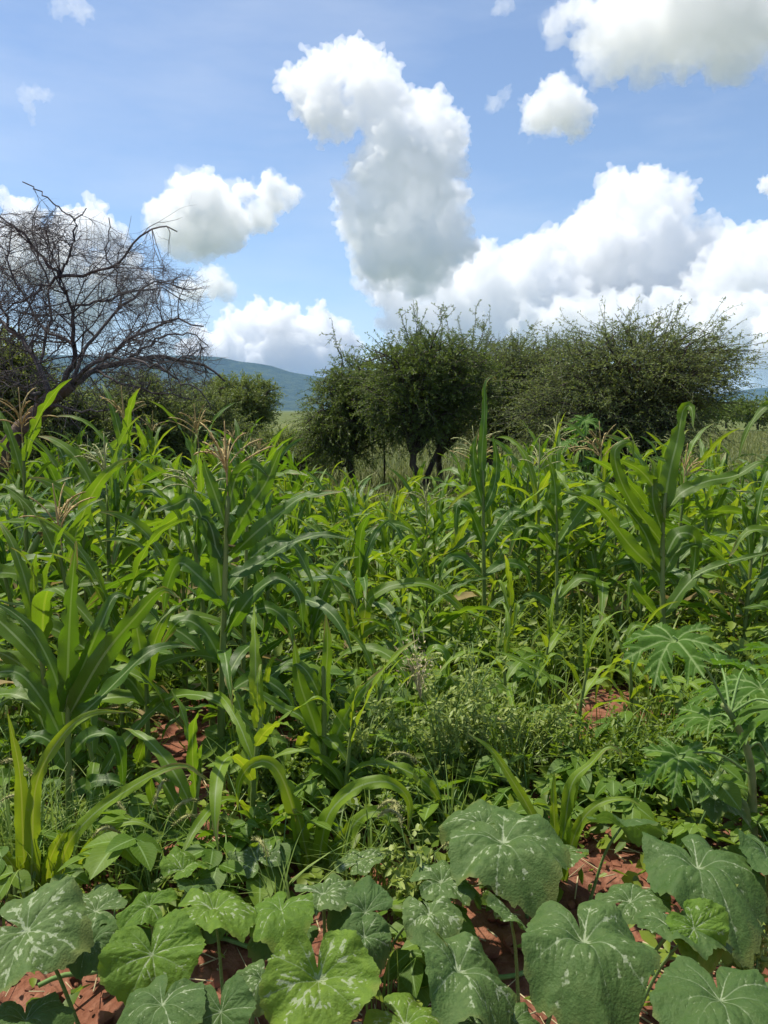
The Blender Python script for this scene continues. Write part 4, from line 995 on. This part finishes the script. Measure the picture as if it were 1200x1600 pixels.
for i, (k, a) in enumerate({'dome': (.20, .13, .09, 0, .45), 'flat': (.10, .10, .08, .0, .4), 'funnel': (-.18, .30, .12, 0, .25), 'fold': (.22, .06, .08, .45, .4), 'hang': (.26, .16, .13, 0, .55), 'wavy': (.16, .20, .17, 0, .4)}.items()):
    PUMP[k] = [pumpkin_leaf(100 * i + v, 'pumpkin', *a) for v in range(4)]

def pumpkin_plant(label, base_px, leaves, seed, vine=None):
    r = np.random.default_rng(seed)
    b = at_z(*base_px, 0.0)
    root = thing('pumpkin_plant', Vector(b), label, 'pumpkin plant', 'pumpkin plants along the front')
    for (px, py, z, rpx, yaw, pitch, roll, kd, mk) in leaves:
        p = at_z(px, py, z); slant = np.linalg.norm(p - np.array([0, 0, CAM_H])); R = rpx * slant / F / .93
        bank = PUMP[kd]
        # yaw: direction of the leaf tip (0 right, 90 away, -90 to the viewer); pitch > 0 tips that end down
        M = rot_m(math.radians(yaw), math.radians(pitch * .62 if pitch >= 40 else pitch * .10 + r.normal(0, 6)), math.radians(roll + r.normal(0, 11)), R * .87, Vector(p - b)) @ Matrix.Diagonal((r.uniform(.9, 1.12), r.uniform(.9, 1.1), r.uniform(.8, 1.25), 1))
        lf = obj('leaf', bank[r.integers(4)], root, M=M)
        lf.material_slots[0].link = 'OBJECT'; lf.material_slots[0].material = MAT[mk]
        # petiole from the leaf's sinus down to the vine (world straight, in the leaf's space)
        tip = np.array([0, 0, {'dome': -.13, 'flat': -.10, 'funnel': -.30, 'fold': -.06, 'hang': -.16, 'wavy': -.20}[kd]]); inv = M.inverted()
        g = p - b; g = np.array([g[0] * .8 + r.uniform(-.08, .08), g[1] + r.uniform(.05, .16), -b[2] + .01])
        gl = np.array(inv @ Vector(g)); up = np.array(inv.to_3x3() @ Vector((0, 0, .12)))
        path = spline([gl, (gl + tip) / 2 + up * .4, tip], 9)
        mb = MB(); mb.tube(path, np.linspace(.0062, .0042, 9) / R, 7); mb.build('petiole', MAT['petiole'], lf)
    if vine is not None:
        q = spline([at_z(x, y, .03) for x, y in vine], 20) - b; q[:, 2] += .01 * np.sin(np.arange(20))
        mb = MB(); mb.tube(q, .007, 7); mb.build('vine', MAT['petiole'], root)
    return root
Pm, Py = 'pumpkin', 'pumpkin_young'
pumpkin_plant('pumpkin plant at the lower left with smooth light green leaves', (200, 1500), [
    (40, 1450, .36, 86, -10, 6, 8, 'flat', Pm), (238, 1490, .38, 76, -65, 42, 0, 'fold', Py), (252, 1562, .42, 76, -100, 30, 0, 'dome', Pm), (345, 1580, .40, 52, -75, 40, 0, 'fold', Pm),
    (335, 1412, .34, 82, 10, 12, -14, 'dome', Py), (232, 1410, .31, 52, 160, 4, 10, 'dome', Py), (150, 1420, .27, 52, 170, 10, 0, 'flat', Pm), (140, 1468, .26, 58, -20, 10, 5, 'dome', Pm),
    (40, 1585, .24, 62, -60, 18, 0, 'dome', Pm), (395, 1530, .24, 40, -120, 25, 0, 'dome', Pm), (285, 1358, .27, 38, 60, -40, 0, 'fold', Py), (305, 1380, .25, 38, -20, 10, 0, 'flat', Pm)], 1, [(60, 1540), (200, 1500), (330, 1470), (420, 1480)])
pumpkin_plant('pumpkin plant at bottom centre with one deep funnel shaped leaf', (500, 1540), [
    (497, 1522, .44, 88, -80, 48, 0, 'funnel', Py), (570, 1462, .30, 44, -50, 40, 0, 'dome', Pm), (438, 1415, .33, 60, -110, -16, 10, 'dome', Py), (505, 1392, .30, 56, 20, 8, -10, 'flat', Pm), (572, 1420, .28, 58, 170, 16, 0, 'dome', Pm),
    (690, 1372, .26, 58, 20, 8, -8, 'dome', Pm), (672, 1422, .28, 56, -60, 24, 0, 'wavy', Pm), (632, 1592, .38, 72, -40, 12, 0, 'dome', Py), (410, 1525, .28, 44, -100, 35, 0, 'dome', Pm), (400, 1340, .22, 48, 120, 5, 0, 'flat', Pm), (450, 1450, .22, 56, -150, 14, 0, 'dome', Pm), (560, 1345, .2, 50, 60, 4, 0, 'flat', Pm), ], 2, [(420, 1500), (520, 1540), (640, 1520), (700, 1540)])
pumpkin_plant('pumpkin plant at lower right with big silver marked drooping leaves', (850, 1500), [
    (722, 1505, .42, 94, -50, 22, 6, 'wavy', Pm), (802, 1432, .37, 56, 120, -20, 10, 'flat', Pm), (785, 1305, .34, 100, -70, 20, 0, 'hang', Pm), (912, 1455, .46, 108, -85, 20, 2, 'hang', Pm), (985, 1402, .36, 60, 30, 6, 0, 'dome', Pm), (1050, 1440, .40, 72, -20, 16, 0, 'dome', Pm),
    (1085, 1450, .42, 50, -50, 48, 20, 'fold', Py), (742, 1592, .28, 46, -120, 20, 0, 'dome', Pm), (806, 1590, .26, 48, -70, 22, 0, 'dome', Pm), (970, 1282, .34, 62, 0, 2, -10, 'wavy', Pm), (755, 1285, .30, 62, 165, 8, 0, 'dome', Pm), (880, 1330, .20, 50, 160, 10, 0, 'flat', Pm)], 3, [(700, 1540), (850, 1510), (980, 1480), (1100, 1500)])
pumpkin_plant('pumpkin plant at the right edge with broad folded leaves', (1150, 1500), [
    (1090, 1342, .42, 98, -80, 14, 4, 'hang', Pm), (1125, 1550, .52, 100, -100, 26, 0, 'dome', Pm), (1205, 1335, .42, 62, -60, 20, 0, 'hang', Pm), (1118, 1240, .30, 44, -40, 10, 0, 'wavy', Pm), (1230, 1580, .45, 70, -60, 15, 0, 'dome', Pm)], 4, [(1030, 1500), (1150, 1500), (1260, 1450)])

# ------------------------------------------------------------------ papaya
def papaya_leaf(seed, res=112):
    """one continuous deeply lobed blade cut from a fine grid"""
    r = np.random.default_rng(seed); g = np.linspace(-1.12, 1.12, res); X, Y = np.meshgrid(g, g)
    inside = np.full(X.shape, -1.0); vein = np.full(X.shape, 9.0)
    def lance(p0, a, L, W):
        d = np.array([math.cos(a), math.sin(a)]); u = (X - p0[0]) * d[0] + (Y - p0[1]) * d[1]; v = np.abs(-(X - p0[0]) * d[1] + (Y - p0[1]) * d[0])
        t = u / L; w = W * np.sin(np.pi * np.clip(t * .94 + .06, 0, 1) ** .85) ** .8 * (1 - .2 * np.clip(t, 0, 1))
        f = np.where((t > 0) & (t < 1), 1 - v / np.maximum(w, 1e-3), -1)
        return f, np.hypot(v, np.maximum(0, np.maximum(-u, u - L)))
    for a, ln in [(0, 1.0), (.74, .95), (-.74, .95), (1.48, .82), (-1.48, .82), (2.25, .60), (-2.25, .60)]:
        a += r.uniform(-.09, .09); ln *= r.uniform(.9, 1.06); d = np.array([math.cos(a), math.sin(a)])
        f, v = lance(np.zeros(2), a, ln, .125 * ln + .02); inside = np.maximum(inside, f); vein = np.minimum(vein, v)
        for q, l2, w2 in ((.34, .32, .062), (.54, .36, .066), (.73, .22, .045)):
            for sg in (-1, 1):
                if r.random() < .12: continue
                f, v = lance(d * ln * (q + r.uniform(-.05, .05)), a + sg * r.uniform(.5, .75), l2 * ln * r.uniform(.8, 1.2), w2 * ln); inside = np.maximum(inside, f); vein = np.minimum(vein, v + .007)
    R = np.hypot(X, Y); inside = np.maximum(inside, (.17 - R) * 4); ph = np.arctan2(Y, X)
    Z = -.16 * R ** 2 + .10 * np.minimum(vein / .09, 1) * np.clip(R * 2, 0, 1) + .05 * R * np.sin(7 * ph + seed) + .10 * R ** 2 * np.sin(3 * ph + 2 * seed) - .22 * np.clip(R - .45, 0, 1) ** 1.5 * (1 + .8 * np.sin(4 * ph + seed)) - .10 * np.exp(-(R / .12) ** 2)
    ok = inside > 0; idx = -np.ones(X.shape, int)
    cell = (ok[:-1, :-1].astype(int) + ok[1:, :-1] + ok[:-1, 1:] + ok[1:, 1:]) >= 3
    use = np.zeros(X.shape, bool); use[:-1, :-1] |= cell; use[1:, :-1] |= cell; use[:-1, 1:] |= cell; use[1:, 1:] |= cell
    idx[use] = np.arange(use.sum()); i, j = np.nonzero(cell)
    mb = MB(); mb.add(np.stack([X[use], Y[use], Z[use]], -1), np.stack([idx[i, j], idx[i, j + 1], idx[i + 1, j + 1], idx[i + 1, j]], -1), None, np.stack([X[use], Y[use]], -1), vein[use])
    return mb.mesh('leaf', MAT['papaya'])
PAP = [papaya_leaf(i) for i in range(4)]
def papaya(label, stem_px, D, leaves, seed, rad=.014):
    r = np.random.default_rng(seed)
    pts = [at(x, y, D) for x, y in stem_px]; pts[0][2] = 0
    b = pts[0]; root = thing('papaya_plant', Vector(b), label, 'papaya plant', 'young papaya plants at right')
    P = spline(pts, 14) - b; mb = MB(); mb.tube(P, np.linspace(rad, rad * .6, 14) * (1 + .06 * (np.arange(14) % 2)), 9); mb.build('stem', MAT['papaya_stem'], root)
    for (px, py, dz, rpx, yaw, pitch, roll, fr) in leaves:
        p = at(px, py, D + dz); sl = np.linalg.norm(p - np.array([0, 0, CAM_H])); R = rpx * sl / F
        M = rot_m(math.radians(yaw), math.radians(pitch), math.radians(roll), R, Vector(p - b))
        lf = obj('leaf', PAP[r.integers(4)], root, M=M); inv = M.inverted()
        s0 = np.array(inv @ Vector(P[int(fr * 13)])); mid = s0 * .5 + np.array(inv.to_3x3() @ Vector((0, 0, .04)))
        m2 = MB(); m2.tube(spline([s0, mid, np.zeros(3)], 10), np.linspace(.0052, .0034, 10) / R, 7); m2.build('petiole', MAT['petiole'], lf)
    return root
papaya('young papaya with large deeply lobed leaves in front of the right hand maize', [(1175, 1380), (1176, 1280), (1172, 1190), (1150, 1130), (1130, 1100)], 2.55,
       [(1052, 994, -.05, 98, -128, 24, 6, .98), (1062, 1178, -.1, 72, -112, 30, -8, .6), (1225, 1105, -.1, 94, -165, 24, 8, .95), (1165, 1040, .15, 80, 30, 14, -10, .95), (1120, 1030, .25, 78, 75, 6, 12, .98), (1200, 1185, .1, 80, -60, 25, 10, .7), (1110, 1120, .2, 66, 160, 12, -6, .8)], 5, .017)
papaya('smaller papaya with dark leaves at the right edge', [(1230, 1290), (1225, 1150), (1220, 1060)], 3.1,
       [(1190, 1070, 0, 80, -150, 18, 0, .95), (1225, 1020, .1, 80, 60, 5, 0, .98), (1180, 1130, 0, 75, -100, 25, 0, .8), (1150, 1080, .1, 70, 170, 14, 0, .9)], 6)
papaya('leafy sapling with light lobed leaves before the umbrella thorn', [(915, 830), (914, 760), (912, 700)], 8.2,
       [(914, 655, 0, 34, -90, 40, 0, .98), (890, 690, 0, 36, -160, 25, 0, .9), (940, 690, 0, 36, -20, 25, 0, .9), (905, 670, .1, 34, 100, 0, 0, .95), (930, 720, 0, 34, -50, 30, 0, .7), (890, 730, 0, 34, -140, 30, 0, .7)], 7, .018)

# ------------------------------------------------------------------ beans between the maize
def leaflet(mb, p, d, up, L, W, r, n=7):
    t = np.linspace(0, 1, n); s = nrm(np.cross(d, up)); nn = np.cross(s, d)
    w = W / 2 * np.sin(np.pi * np.clip(t, 0, 1) ** .72) ** .85 * (1 - t * .12) + .0004
    C = p + d * (t * L)[:, None] - nn * (t ** 2 * L * r.uniform(.05, .3))[:, None]
    V, Q, uv = strip(C, np.tile(s, (n, 1)), np.tile(nn, (n, 1)), w, [-1, -.5, 0, .5, 1], np.zeros((n, 5)), .25)
    mb.add(V, Q, None, uv)
def bean_leaf(seed):
    r = np.random.default_rng(seed); mb = MB(); up = np.array([0, 0, 1.0])
    L = 1.0
    for a, ln in ((0, 1.0), (1.25, .88), (-1.25, .88)):
        a += r.uniform(-.15, .15); d = nrm(np.array([math.cos(a), math.sin(a), r.uniform(-.35, .05)]))
        leaflet(mb, np.array([.16 * (a * a < .2), 0, 0]), d, nrm(up + r.standard_normal(3) * .15), L * ln, .74 * ln, r)
    return mb.mesh('leaf', MAT['bean'])
BEANS = [bean_leaf(i) for i in range(8)]
def bean_plant(loc, h, r, label, nl=9, s=.085, group='bean plants between the maize'):
    root = thing('bean_plant', Vector(loc), label, 'bean plant', group)
    mb = MB(); ends = []
    for k in range(nl):
        az = r.uniform(0, 6.28); ex = r.uniform(.04, .17) * (h / .3); z = h * r.uniform(.35, 1.0)
        e = np.array([math.cos(az) * ex, math.sin(az) * ex, z]); ends.append((e, az))
        mb.tube(spline([np.array([0, 0, 0]), np.array([e[0] * .3, e[1] * .3, z * .6]), e], 6), np.linspace(.0035, .0018, 6), 4)
    st = mb.build('stem', MAT['petiole'], root)
    for e, az in ends:
        obj('leaf', BEANS[r.integers(8)], root, M=rot_m(az + r.normal(0, .5), r.uniform(-.1, .5), r.normal(0, .25), s * r.uniform(.75, 1.3), Vector(e)))
    return root
def beans():
    r = np.random.default_rng(8); spots = []; new = []
    for _ in range(5000):
        px, py = r.uniform(-30, 1230), r.uniform(1000, 1480)
        p = at_z(px, py, .12)
        if p[1] > 5.3: continue
        dens = .9
        if 215 < px < 350 and 1080 < py < 1320: dens = .0
        if 180 < px < 330 and 1310 < py < 1350: dens = .2
        if 395 < px < 475 and 1130 < py < 1290: dens = .0
        if 880 < px < 1010 and 1040 < py < 1160: dens = .0
        if px < 180 and py > 1240: dens = .25
        if py > 1330: dens *= .25
        if (840 < px < 1040 and py > 1290) or (px > 1060 and py > 1380): dens = .02
        if r.random() > dens: continue
        if spots and min(math.hypot(p[0] - a, p[1] - b) for a, b in spots) < .17: continue
        spots.append((p[0], p[1]))
        new.append(('left' if px < 345 else ('middle' if px < 800 else 'right'), p[0], p[1]))
        if len(new) >= 112: break
    place = rows_of(new, ('left', 'middle', 'right'), .45, 1.5)
    for k, (zone, x, y) in enumerate(new):
        n, m = place[k]
        bean_plant((x, y, float(gz(x, y))), r.uniform(.16, .36), r, 'leafy bean plant, %s from left in the %s row, %s' % (ORD[m], ROWS[n], {'left': 'around the soil gap at left', 'middle': 'in the weedy middle patch', 'right': 'before the right hand maize'}[zone]), nl=r.integers(6, 12), s=r.uniform(.05, .115))
beans()

# seedlings of maize among the beans
SEED_SPOTS = [(300, 1370, 'left of the young centre maize'), (395, 1330, 'right beside the foxtail grass'), (585, 1180, 'left of the straw seed head'), (640, 1130, 'behind the straw seed head'), (790, 1130, 'right of the feathery weeds'), (850, 1080, 'before the swept back maize'),
              (735, 1070, 'before the skyward leaf maize'), (900, 1180, 'left of the papaya leaves'), (985, 1140, 'under the highest papaya leaf'), (680, 1050, 'under the long arched blade'), (420, 1220, 'at the foot of the tallest clump'), (540, 1310, 'behind the drooping young maize'), (160, 1290, 'below the fanning maize'), (1130, 1010, 'above the papaya'), (800, 1030, 'between the two right hand stalks'), (610, 1080, 'left under the long arched blade')]
for i, (px, py, wh) in enumerate(SEED_SPOTS):
    g_ = gnd(px, py); rs = np.random.default_rng(700 + i)
    maize(g_, rs.uniform(.38, .62), rs, 'small maize seedling ' + wh, 'maize_young' if i % 3 else 'maize', nl=6, group='maize plants of the field', lmax=.8)

# ------------------------------------------------------------------ feathery weeds
def weed(label, px, py, D, h, w, nst, seed, mat='weed', flower=False, lsz=.027):
    r = np.random.default_rng(seed)
    b = at(px, py, D); b[2] = gz(b[0], b[1]); root = thing('weed_plant', Vector(b), label, 'weed', 'pale feathery weeds')
    st = MB(); lv = MB(); P, Dr, Nn = [], [], []
    for k in range(nst):
        az = r.uniform(0, 6.28); ex = w * r.uniform(.2, 1) ** .7; e = np.array([math.cos(az) * ex, math.sin(az) * ex, h * r.uniform(.6, 1.05)])
        q = spline([np.zeros(3), np.array([e[0] * .3, e[1] * .3, e[2] * .55]), e], 9); st.tube(q, np.linspace(.0045, .0015, 9), 5)
        for m in range(11):
            i = r.integers(2, 9); d = nrm(r.standard_normal(3) + np.array([0, 0, .5])); ln = r.uniform(.04, .13)
            tq = q[i] + d * ln * np.linspace(0, 1, 3)[:, None]; st.tube(tq, .0012, 3)
            nn = 12; a = r.random(nn)
            P.append(q[i] + d * ln * a[:, None]); Dr.append(nrm(d * .5 + r.standard_normal((nn, 3)))); Nn.append(nrm(r.standard_normal((nn, 3)) + np.array([0, 0, 1.2])))
    P, Dr, Nn = map(np.concatenate, (P, Dr, Nn)); n = len(P)
    lv.ovates(P, Dr, Nn, lsz * r.uniform(.6, 1.5, n), lsz * .45 * r.uniform(.7, 1.3, n), r.random(n))
    st.build('stem', MAT['petiole'], root); lv.build('foliage', MAT[mat], root, kind='stuff')
    if flower:
        fl = MB(); n = 170; c = np.array([-.10, -.05, h * 1.02])
        pp = c + r.standard_normal((n, 3)) * np.array([.035, .035, .05]); fl.diamonds(pp, nrm(r.standard_normal((n, 3))), nrm(r.standard_normal((n, 3))), .016, .006, .5)
        for k in range(26):
            e = c + r.standard_normal(3) * np.array([.05, .05, .06]); fl.tube(spline([c - np.array([-.01, 0, .14]), (c + e) / 2, e], 4), .001, 3)
        fl.build('seed_head', MAT['straw'], root)
    return root
weed('pale feathery weed with dry straw coloured seed head in the centre', 690, 1260, 2.95, .56, .24, 9, 1, flower=True)
weed('pale feathery weed spreading right of the seed head', 745, 1240, 3.1, .58, .26, 9, 2)
weed('low pale weed left of the seed head', 560, 1240, 3.0, .34, .2, 9, 3)
weed('pale weed right of centre beside dark bean leaves', 830, 1200, 3.2, .32, .22, 9, 4)
weed('fine leaved weed before the papaya', 930, 1200, 3.1, .27, .24, 10, 5, 'cover')
weed('fine leaved weed left of the papaya stem', 1010, 1180, 3.2, .26, .22, 9, 6, 'cover')
weed('yellowing weed beside the young light green maize', 660, 1390, 2.2, .22, .1, 5, 7, lsz=.034)
weed('small weed with round bud beside the right pumpkin leaf', 1180, 1480, 1.85, .30, .08, 5, 8, lsz=.03)
weed('fine weed between the torn maize and the soil gap', 430, 1250, 2.9, .22, .18, 8, 9, 'cover')
weed('low weed at the edge of the pumpkin patch', 620, 1310, 2.55, .24, .15, 7, 10, 'cover', lsz=.03)

# ------------------------------------------------------------------ grasses
def blades(mb, P, az, L, Wd, lean, rnd, r, n=5):
    """curved grass blades as strips, vectorised"""
    m = len(P); t = np.linspace(0, 1, n)
    d = np.stack([np.cos(az), np.sin(az), np.zeros(m)], -1); s = np.stack([-np.sin(az), np.cos(az), np.zeros(m)], -1)
    C = P[:, None] + d[:, None] * (lean * L)[:, None, None] * (t ** 2)[None, :, None] + np.array([0, 0, 1.0]) * (L[:, None] * (t[None] - .45 * (lean[:, None] * t[None] ** 2)))[:, :, None]
    w = (Wd[:, None] * (1 - t[None] ** 1.6) * .5 + .0003)[:, :, None]
    V = np.stack([C - s[:, None] * w, C + s[:, None] * w], 2).reshape(-1, 3)
    k = np.arange(m)[:, None] * 2 * n + np.arange(n - 1)[None] * 2; k = k.ravel()
    uv = np.tile(np.stack([np.tile([0, 1], n), np.repeat(t, 2)], -1), (m, 1))
    mb.add(V, np.stack([k, k + 1, k + 3, k + 2], -1), None, uv, np.repeat(rnd, 2 * n))
def grass_tuft(label, px, py, D, L, n, spread, seed, heads=0):
    r = np.random.default_rng(seed); b = at(px, py, D); b[2] = gz(b[0], b[1])
    root = thing('grass_tuft', Vector(b), label, 'grass', 'grass tufts at the front'); mb = MB()
    P = np.concatenate([r.standard_normal((n, 2)) * spread, np.zeros((n, 1))], 1)
    blades(mb, P, r.uniform(0, 6.28, n), L * r.uniform(.5, 1.2, n), r.uniform(.004, .009, n), r.uniform(.1, 1.0, n), r.random(n), r, 7)
    mb.build('blades', MAT['grass'], root, kind='stuff')
    for k in range(heads):
        a = r.uniform(0, 6.28); ln = L * r.uniform(.9, 1.3); e = np.array([math.cos(a) * ln * .45, math.sin(a) * ln * .3, ln * .85])
        q = spline([np.zeros(3), np.array([e[0] * .3, e[1] * .3, e[2] * .65]), e, e + np.array([math.cos(a) * .07, math.sin(a) * .05, -.01])], 14)
        sm = MB(); sm.tube(q, .0013, 4); st = sm.build('seed_stem', MAT['petiole'], root)
        hd = MB(); hp = q[9:]; hd.tube(spline(hp, 9), .0055 * np.sin(np.linspace(.5, 2.9, 9)), 7)
        m = 160; i = r.integers(0, len(hp) - 1, m); f = r.random((m, 1)); pp = hp[i] * (1 - f) + hp[i + 1] * f
        hd.diamonds(pp, nrm(r.standard_normal((m, 3)) + np.array([0, 0, .3])), r.standard_normal((m, 3)), .013, .003, .5)
        hd.build('seed_head', MAT['seed'], st)
    return root
grass_tuft('fine pale grass tuft at the left edge', 20, 1370, 2.45, .42, 240, .09, 1)
grass_tuft('fine grass tuft behind the young left maize', 120, 1370, 2.5, .36, 160, .08, 2, heads=3)
grass_tuft('foxtail grass with fuzzy seed heads beside the soil gap', 225, 1400, 2.35, .34, 60, .04, 3, heads=5)
grass_tuft('thin long bladed grass in front of the young centre maize', 440, 1420, 2.15, .34, 34, .03, 4, heads=1)
grass_tuft('sparse grass by the centre pumpkin leaves', 600, 1500, 1.9, .3, 26, .04, 5)
for i, (px, py, wh) in enumerate([(330, 1400, 'between the foxtail grass and young centre maize'), (700, 1330, 'in front of the feathery weeds'), (560, 1400, 'right of the young centre maize'), (960, 1230, 'in front of the papaya'), (800, 1250, 'behind the big pumpkin leaf'), (640, 1440, 'among the centre pumpkin leaves'), (380, 1270, 'right of the soil gap'), (880, 1110, 'beside the far soil gap')]):
    D_ = gnd(px, py)[1]
    grass_tuft('thin green grass tuft ' + wh, px, py, D_, .34, 46, .05, 60 + i, heads=i % 3)
grass_tuft('grass tuft left of the torn maize', 470, 1240, 3.0, .3, 50, .05, 6)

def gap_mask(px, py):
    """patches of the field where the red soil lies open"""
    g = np.zeros(np.shape(px), bool)
    for x0, x1, y0, y1 in ((210, 352, 1090, 1335), (392, 478, 1130, 1300), (880, 1010, 1045, 1170), (840, 1040, 1300, 1480), (1060, 1300, 1380, 1700), (-50, 330, 1440, 1700), (690, 780, 1380, 1470)):
        g |= (px > x0) & (px < x1) & (py > y0) & (py < y1)
    return g
def cover():
    r = np.random.default_rng(17)
    # low leafy growth over the soil of the field
    mb = MB(); n = 7400
    y = r.uniform(1.5, 12.5, n); x = r.uniform(-.6, .6, n) * y
    px = 600 + F * x / y
    keep = np.ones(n, bool)
    py = np.array([to_px((a, b, 0.05))[1] for a, b in zip(x, y)])
    gap = gap_mask(px, py)
    dens = np.maximum(np.clip((vnoise(x * 1.1 + 20, y * 1.1, 4) - .25) * 2.2, .08, 1), np.where(y > 4.0, .8, 0)) * np.where(y < 2.6, .45, 1)
    keep = (~gap | (r.random(n) < .03)) & (r.random(n) < dens)
    x, y = x[keep], y[keep]; n = len(x)
    k = 15
    c = np.stack([x, y, gz(x, y)], -1)
    h = r.uniform(.04, .20, n) * np.where(y > 4.2, 1.7, 1)
    P = np.repeat(c, k, 0) + r.standard_normal((n * k, 3)) * np.array([.09, .09, 0]); P[:, 2] += np.repeat(h, k) * r.random(n * k) ** .7
    D = nrm(r.standard_normal((n * k, 3)) * np.array([1, 1, .4])); Nn = nrm(r.standard_normal((n * k, 3)) * .45 + np.array([0, 0, 1.0]))
    sz = np.repeat(r.uniform(.022, .075, n) * np.where(y > 4.2, 1.3, 1), k) * r.uniform(.6, 1.3, n * k)
    mb.ovates(P, D, Nn, sz, sz * r.uniform(.4, .75, n * k), np.clip(np.repeat(r.random(n), k) + r.standard_normal(n * k) * .15, 0, 1))
    m = 30000; yy = r.uniform(3.0, 13.5, m); xx = r.uniform(-.6, .6, m) * yy
    py_ = np.array([to_px((a, b, 0.05))[1] for a, b in zip(xx, yy)]); ok = (vnoise(xx * .8 + 5, yy * .8, 8) > .33) & ~gap_mask(600 + F * xx / yy, py_); xx, yy = xx[ok], yy[ok]; m = len(xx)
    blades(mb, np.stack([xx, yy, gz(xx, yy)], -1), r.uniform(0, 6.28, m), r.uniform(.12, .42, m), r.uniform(.005, .012, m), r.uniform(.1, .9, m), r.random(m), r, 4)
    # narrow shoots of young cereal in the middle of the field
    m = 9000; yy = r.uniform(4.3, 12.0, m); xx = r.uniform(-.58, .58, m) * yy; ok = vnoise(xx * 1.3, yy * 1.3, 31) > .4; xx, yy = xx[ok], yy[ok]; m = len(xx)
    blades(mb, np.stack([xx, yy, gz(xx, yy)], -1), r.uniform(0, 6.28, m), r.uniform(.28, .62, m), r.uniform(.018, .036, m), r.uniform(.3, 1.15, m), r.random(m), r, 7)
    mb.build('field_undergrowth', MAT['cover'], None, label='low green undergrowth covering the red soil between crops', category='undergrowth', kind='stuff')
    # meadow grass beyond the field
    mb = MB(); m = 62000
    yy = 11.5 + 48 * r.random(m) ** 1.9; xx = r.uniform(-.62, .62, m) * yy
    rnd = np.clip(vnoise(xx * .35 + 9, yy * .35, 12) + r.standard_normal(m) * .15, 0, 1)
    sc_ = 1 + (yy - 11) * .03
    blades(mb, np.stack([xx, yy, np.zeros(m) - .03 - 1.0 * np.clip((np.hypot(xx, yy) - 30) / 200, 0, 1)], -1), r.uniform(0, 6.28, m), r.uniform(.22, .6, m), r.uniform(.012, .024, m) * sc_, r.uniform(.1, .8, m), rnd, r, 4)
    mb.build('meadow_grass', MAT['meadow'], None, label='tall yellow green grass of the meadow beyond the field', category='grass', kind='stuff')
    # clods and straw on the soil
    V0, T0 = ico(); mb = MB()
    m = 1500; yy = r.uniform(1.3, 5.5, m); xx = r.uniform(-.62, .62, m) * yy
    import bmesh
    bm = bmesh.new(); bmesh.ops.create_icosphere(bm, subdivisions=1, radius=1.0)
    V1 = np.array([v.co[:] for v in bm.verts]); T1 = np.array([[v.index for v in f.verts] for f in bm.faces]); bm.free()
    for a, b in zip(xx, yy):
        s = r.uniform(.006, .028) * (1.6 if r.random() < .1 else 1)
        mb.add(V1 * s * r.uniform(.7, 1.3, (len(V1), 1)) * np.array([1, 1, .7]) + np.array([a, b, gz(a, b) + s * .25]), None, T1)
    mb.build('soil_clods', MAT['soil'], None, label='small clods of red soil lying on the field', category='soil', kind='stuff', smooth=False)
    mb = MB(); m = 1500; yy = r.uniform(1.3, 5, m); xx = r.uniform(-.62, .62, m) * yy
    for a, b in zip(xx, yy):
        az = r.uniform(0, 6.28); L = r.uniform(.04, .16); d = np.array([math.cos(az), math.sin(az), r.uniform(-.05, .2)])
        p = np.array([a, b, gz(a, b) + .012]); mb.tube(p + d * L * np.linspace(0, 1, 3)[:, None], r.uniform(.0012, .003), 4)
    mb.build('straw_litter', MAT['straw'], None, label='dry straw stalks scattered on the red soil', category='straw', kind='stuff')
cover()

# thin fence stakes left of the acacias
for i, px in enumerate((497, 470, 600)):
    b = at(px, 780, 15.5); b[2] = -.05
    mb = MB(); q = np.array([[0, 0, 0], [.01, 0, .5], [0, .01, 1.0], [.015, 0, 1.25 - .1 * i]]); mb.tube(spline(q, 8), np.linspace(.022, .016, 8), 7)
    o = mb.build('fence_stake', MAT['bark'], None, Vector(b))
    o['label'] = ['thin wooden stake in the grass left of the acacias', 'thin wooden stake below the yellow green bush', 'thin wooden stake between two acacia trunks'][i]; o['category'] = 'stake'; o['group'] = 'fence stakes'

# ------------------------------------------------------------------ haze over the plain
def haze():
    m, ns, ls = new_mat('haze_air')
    out = N(ns, 'ShaderNodeOutputMaterial'); pv = N(ns, 'ShaderNodeVolumePrincipled')
    pv.inputs['Color'].default_value = (0.36, 0.62, 1.0, 1); pv.inputs['Density'].default_value = HAZE
    pv.inputs['Anisotropy'].default_value = 0.0
    ls.new(pv.outputs[0], out.inputs['Volume'])
    x, y0, y1, z0, z1 = 13500, -12500, 13500, -25, 460
    V = [(-x, y0, z0), (x, y0, z0), (x, y1, z0), (-x, y1, z0), (-x, y0, z1), (x, y0, z1), (x, y1, z1), (-x, y1, z1)]
    mb = MB(); mb.add(V, [(3, 2, 1, 0), (4, 5, 6, 7), (0, 1, 5, 4), (1, 2, 6, 5), (2, 3, 7, 6), (3, 0, 4, 7)])
    mb.build('haze', m, None, smooth=False, label='thin blue haze lying over the plain and mountain', category='haze', kind='stuff')
HAZE = 7.0e-5
haze()
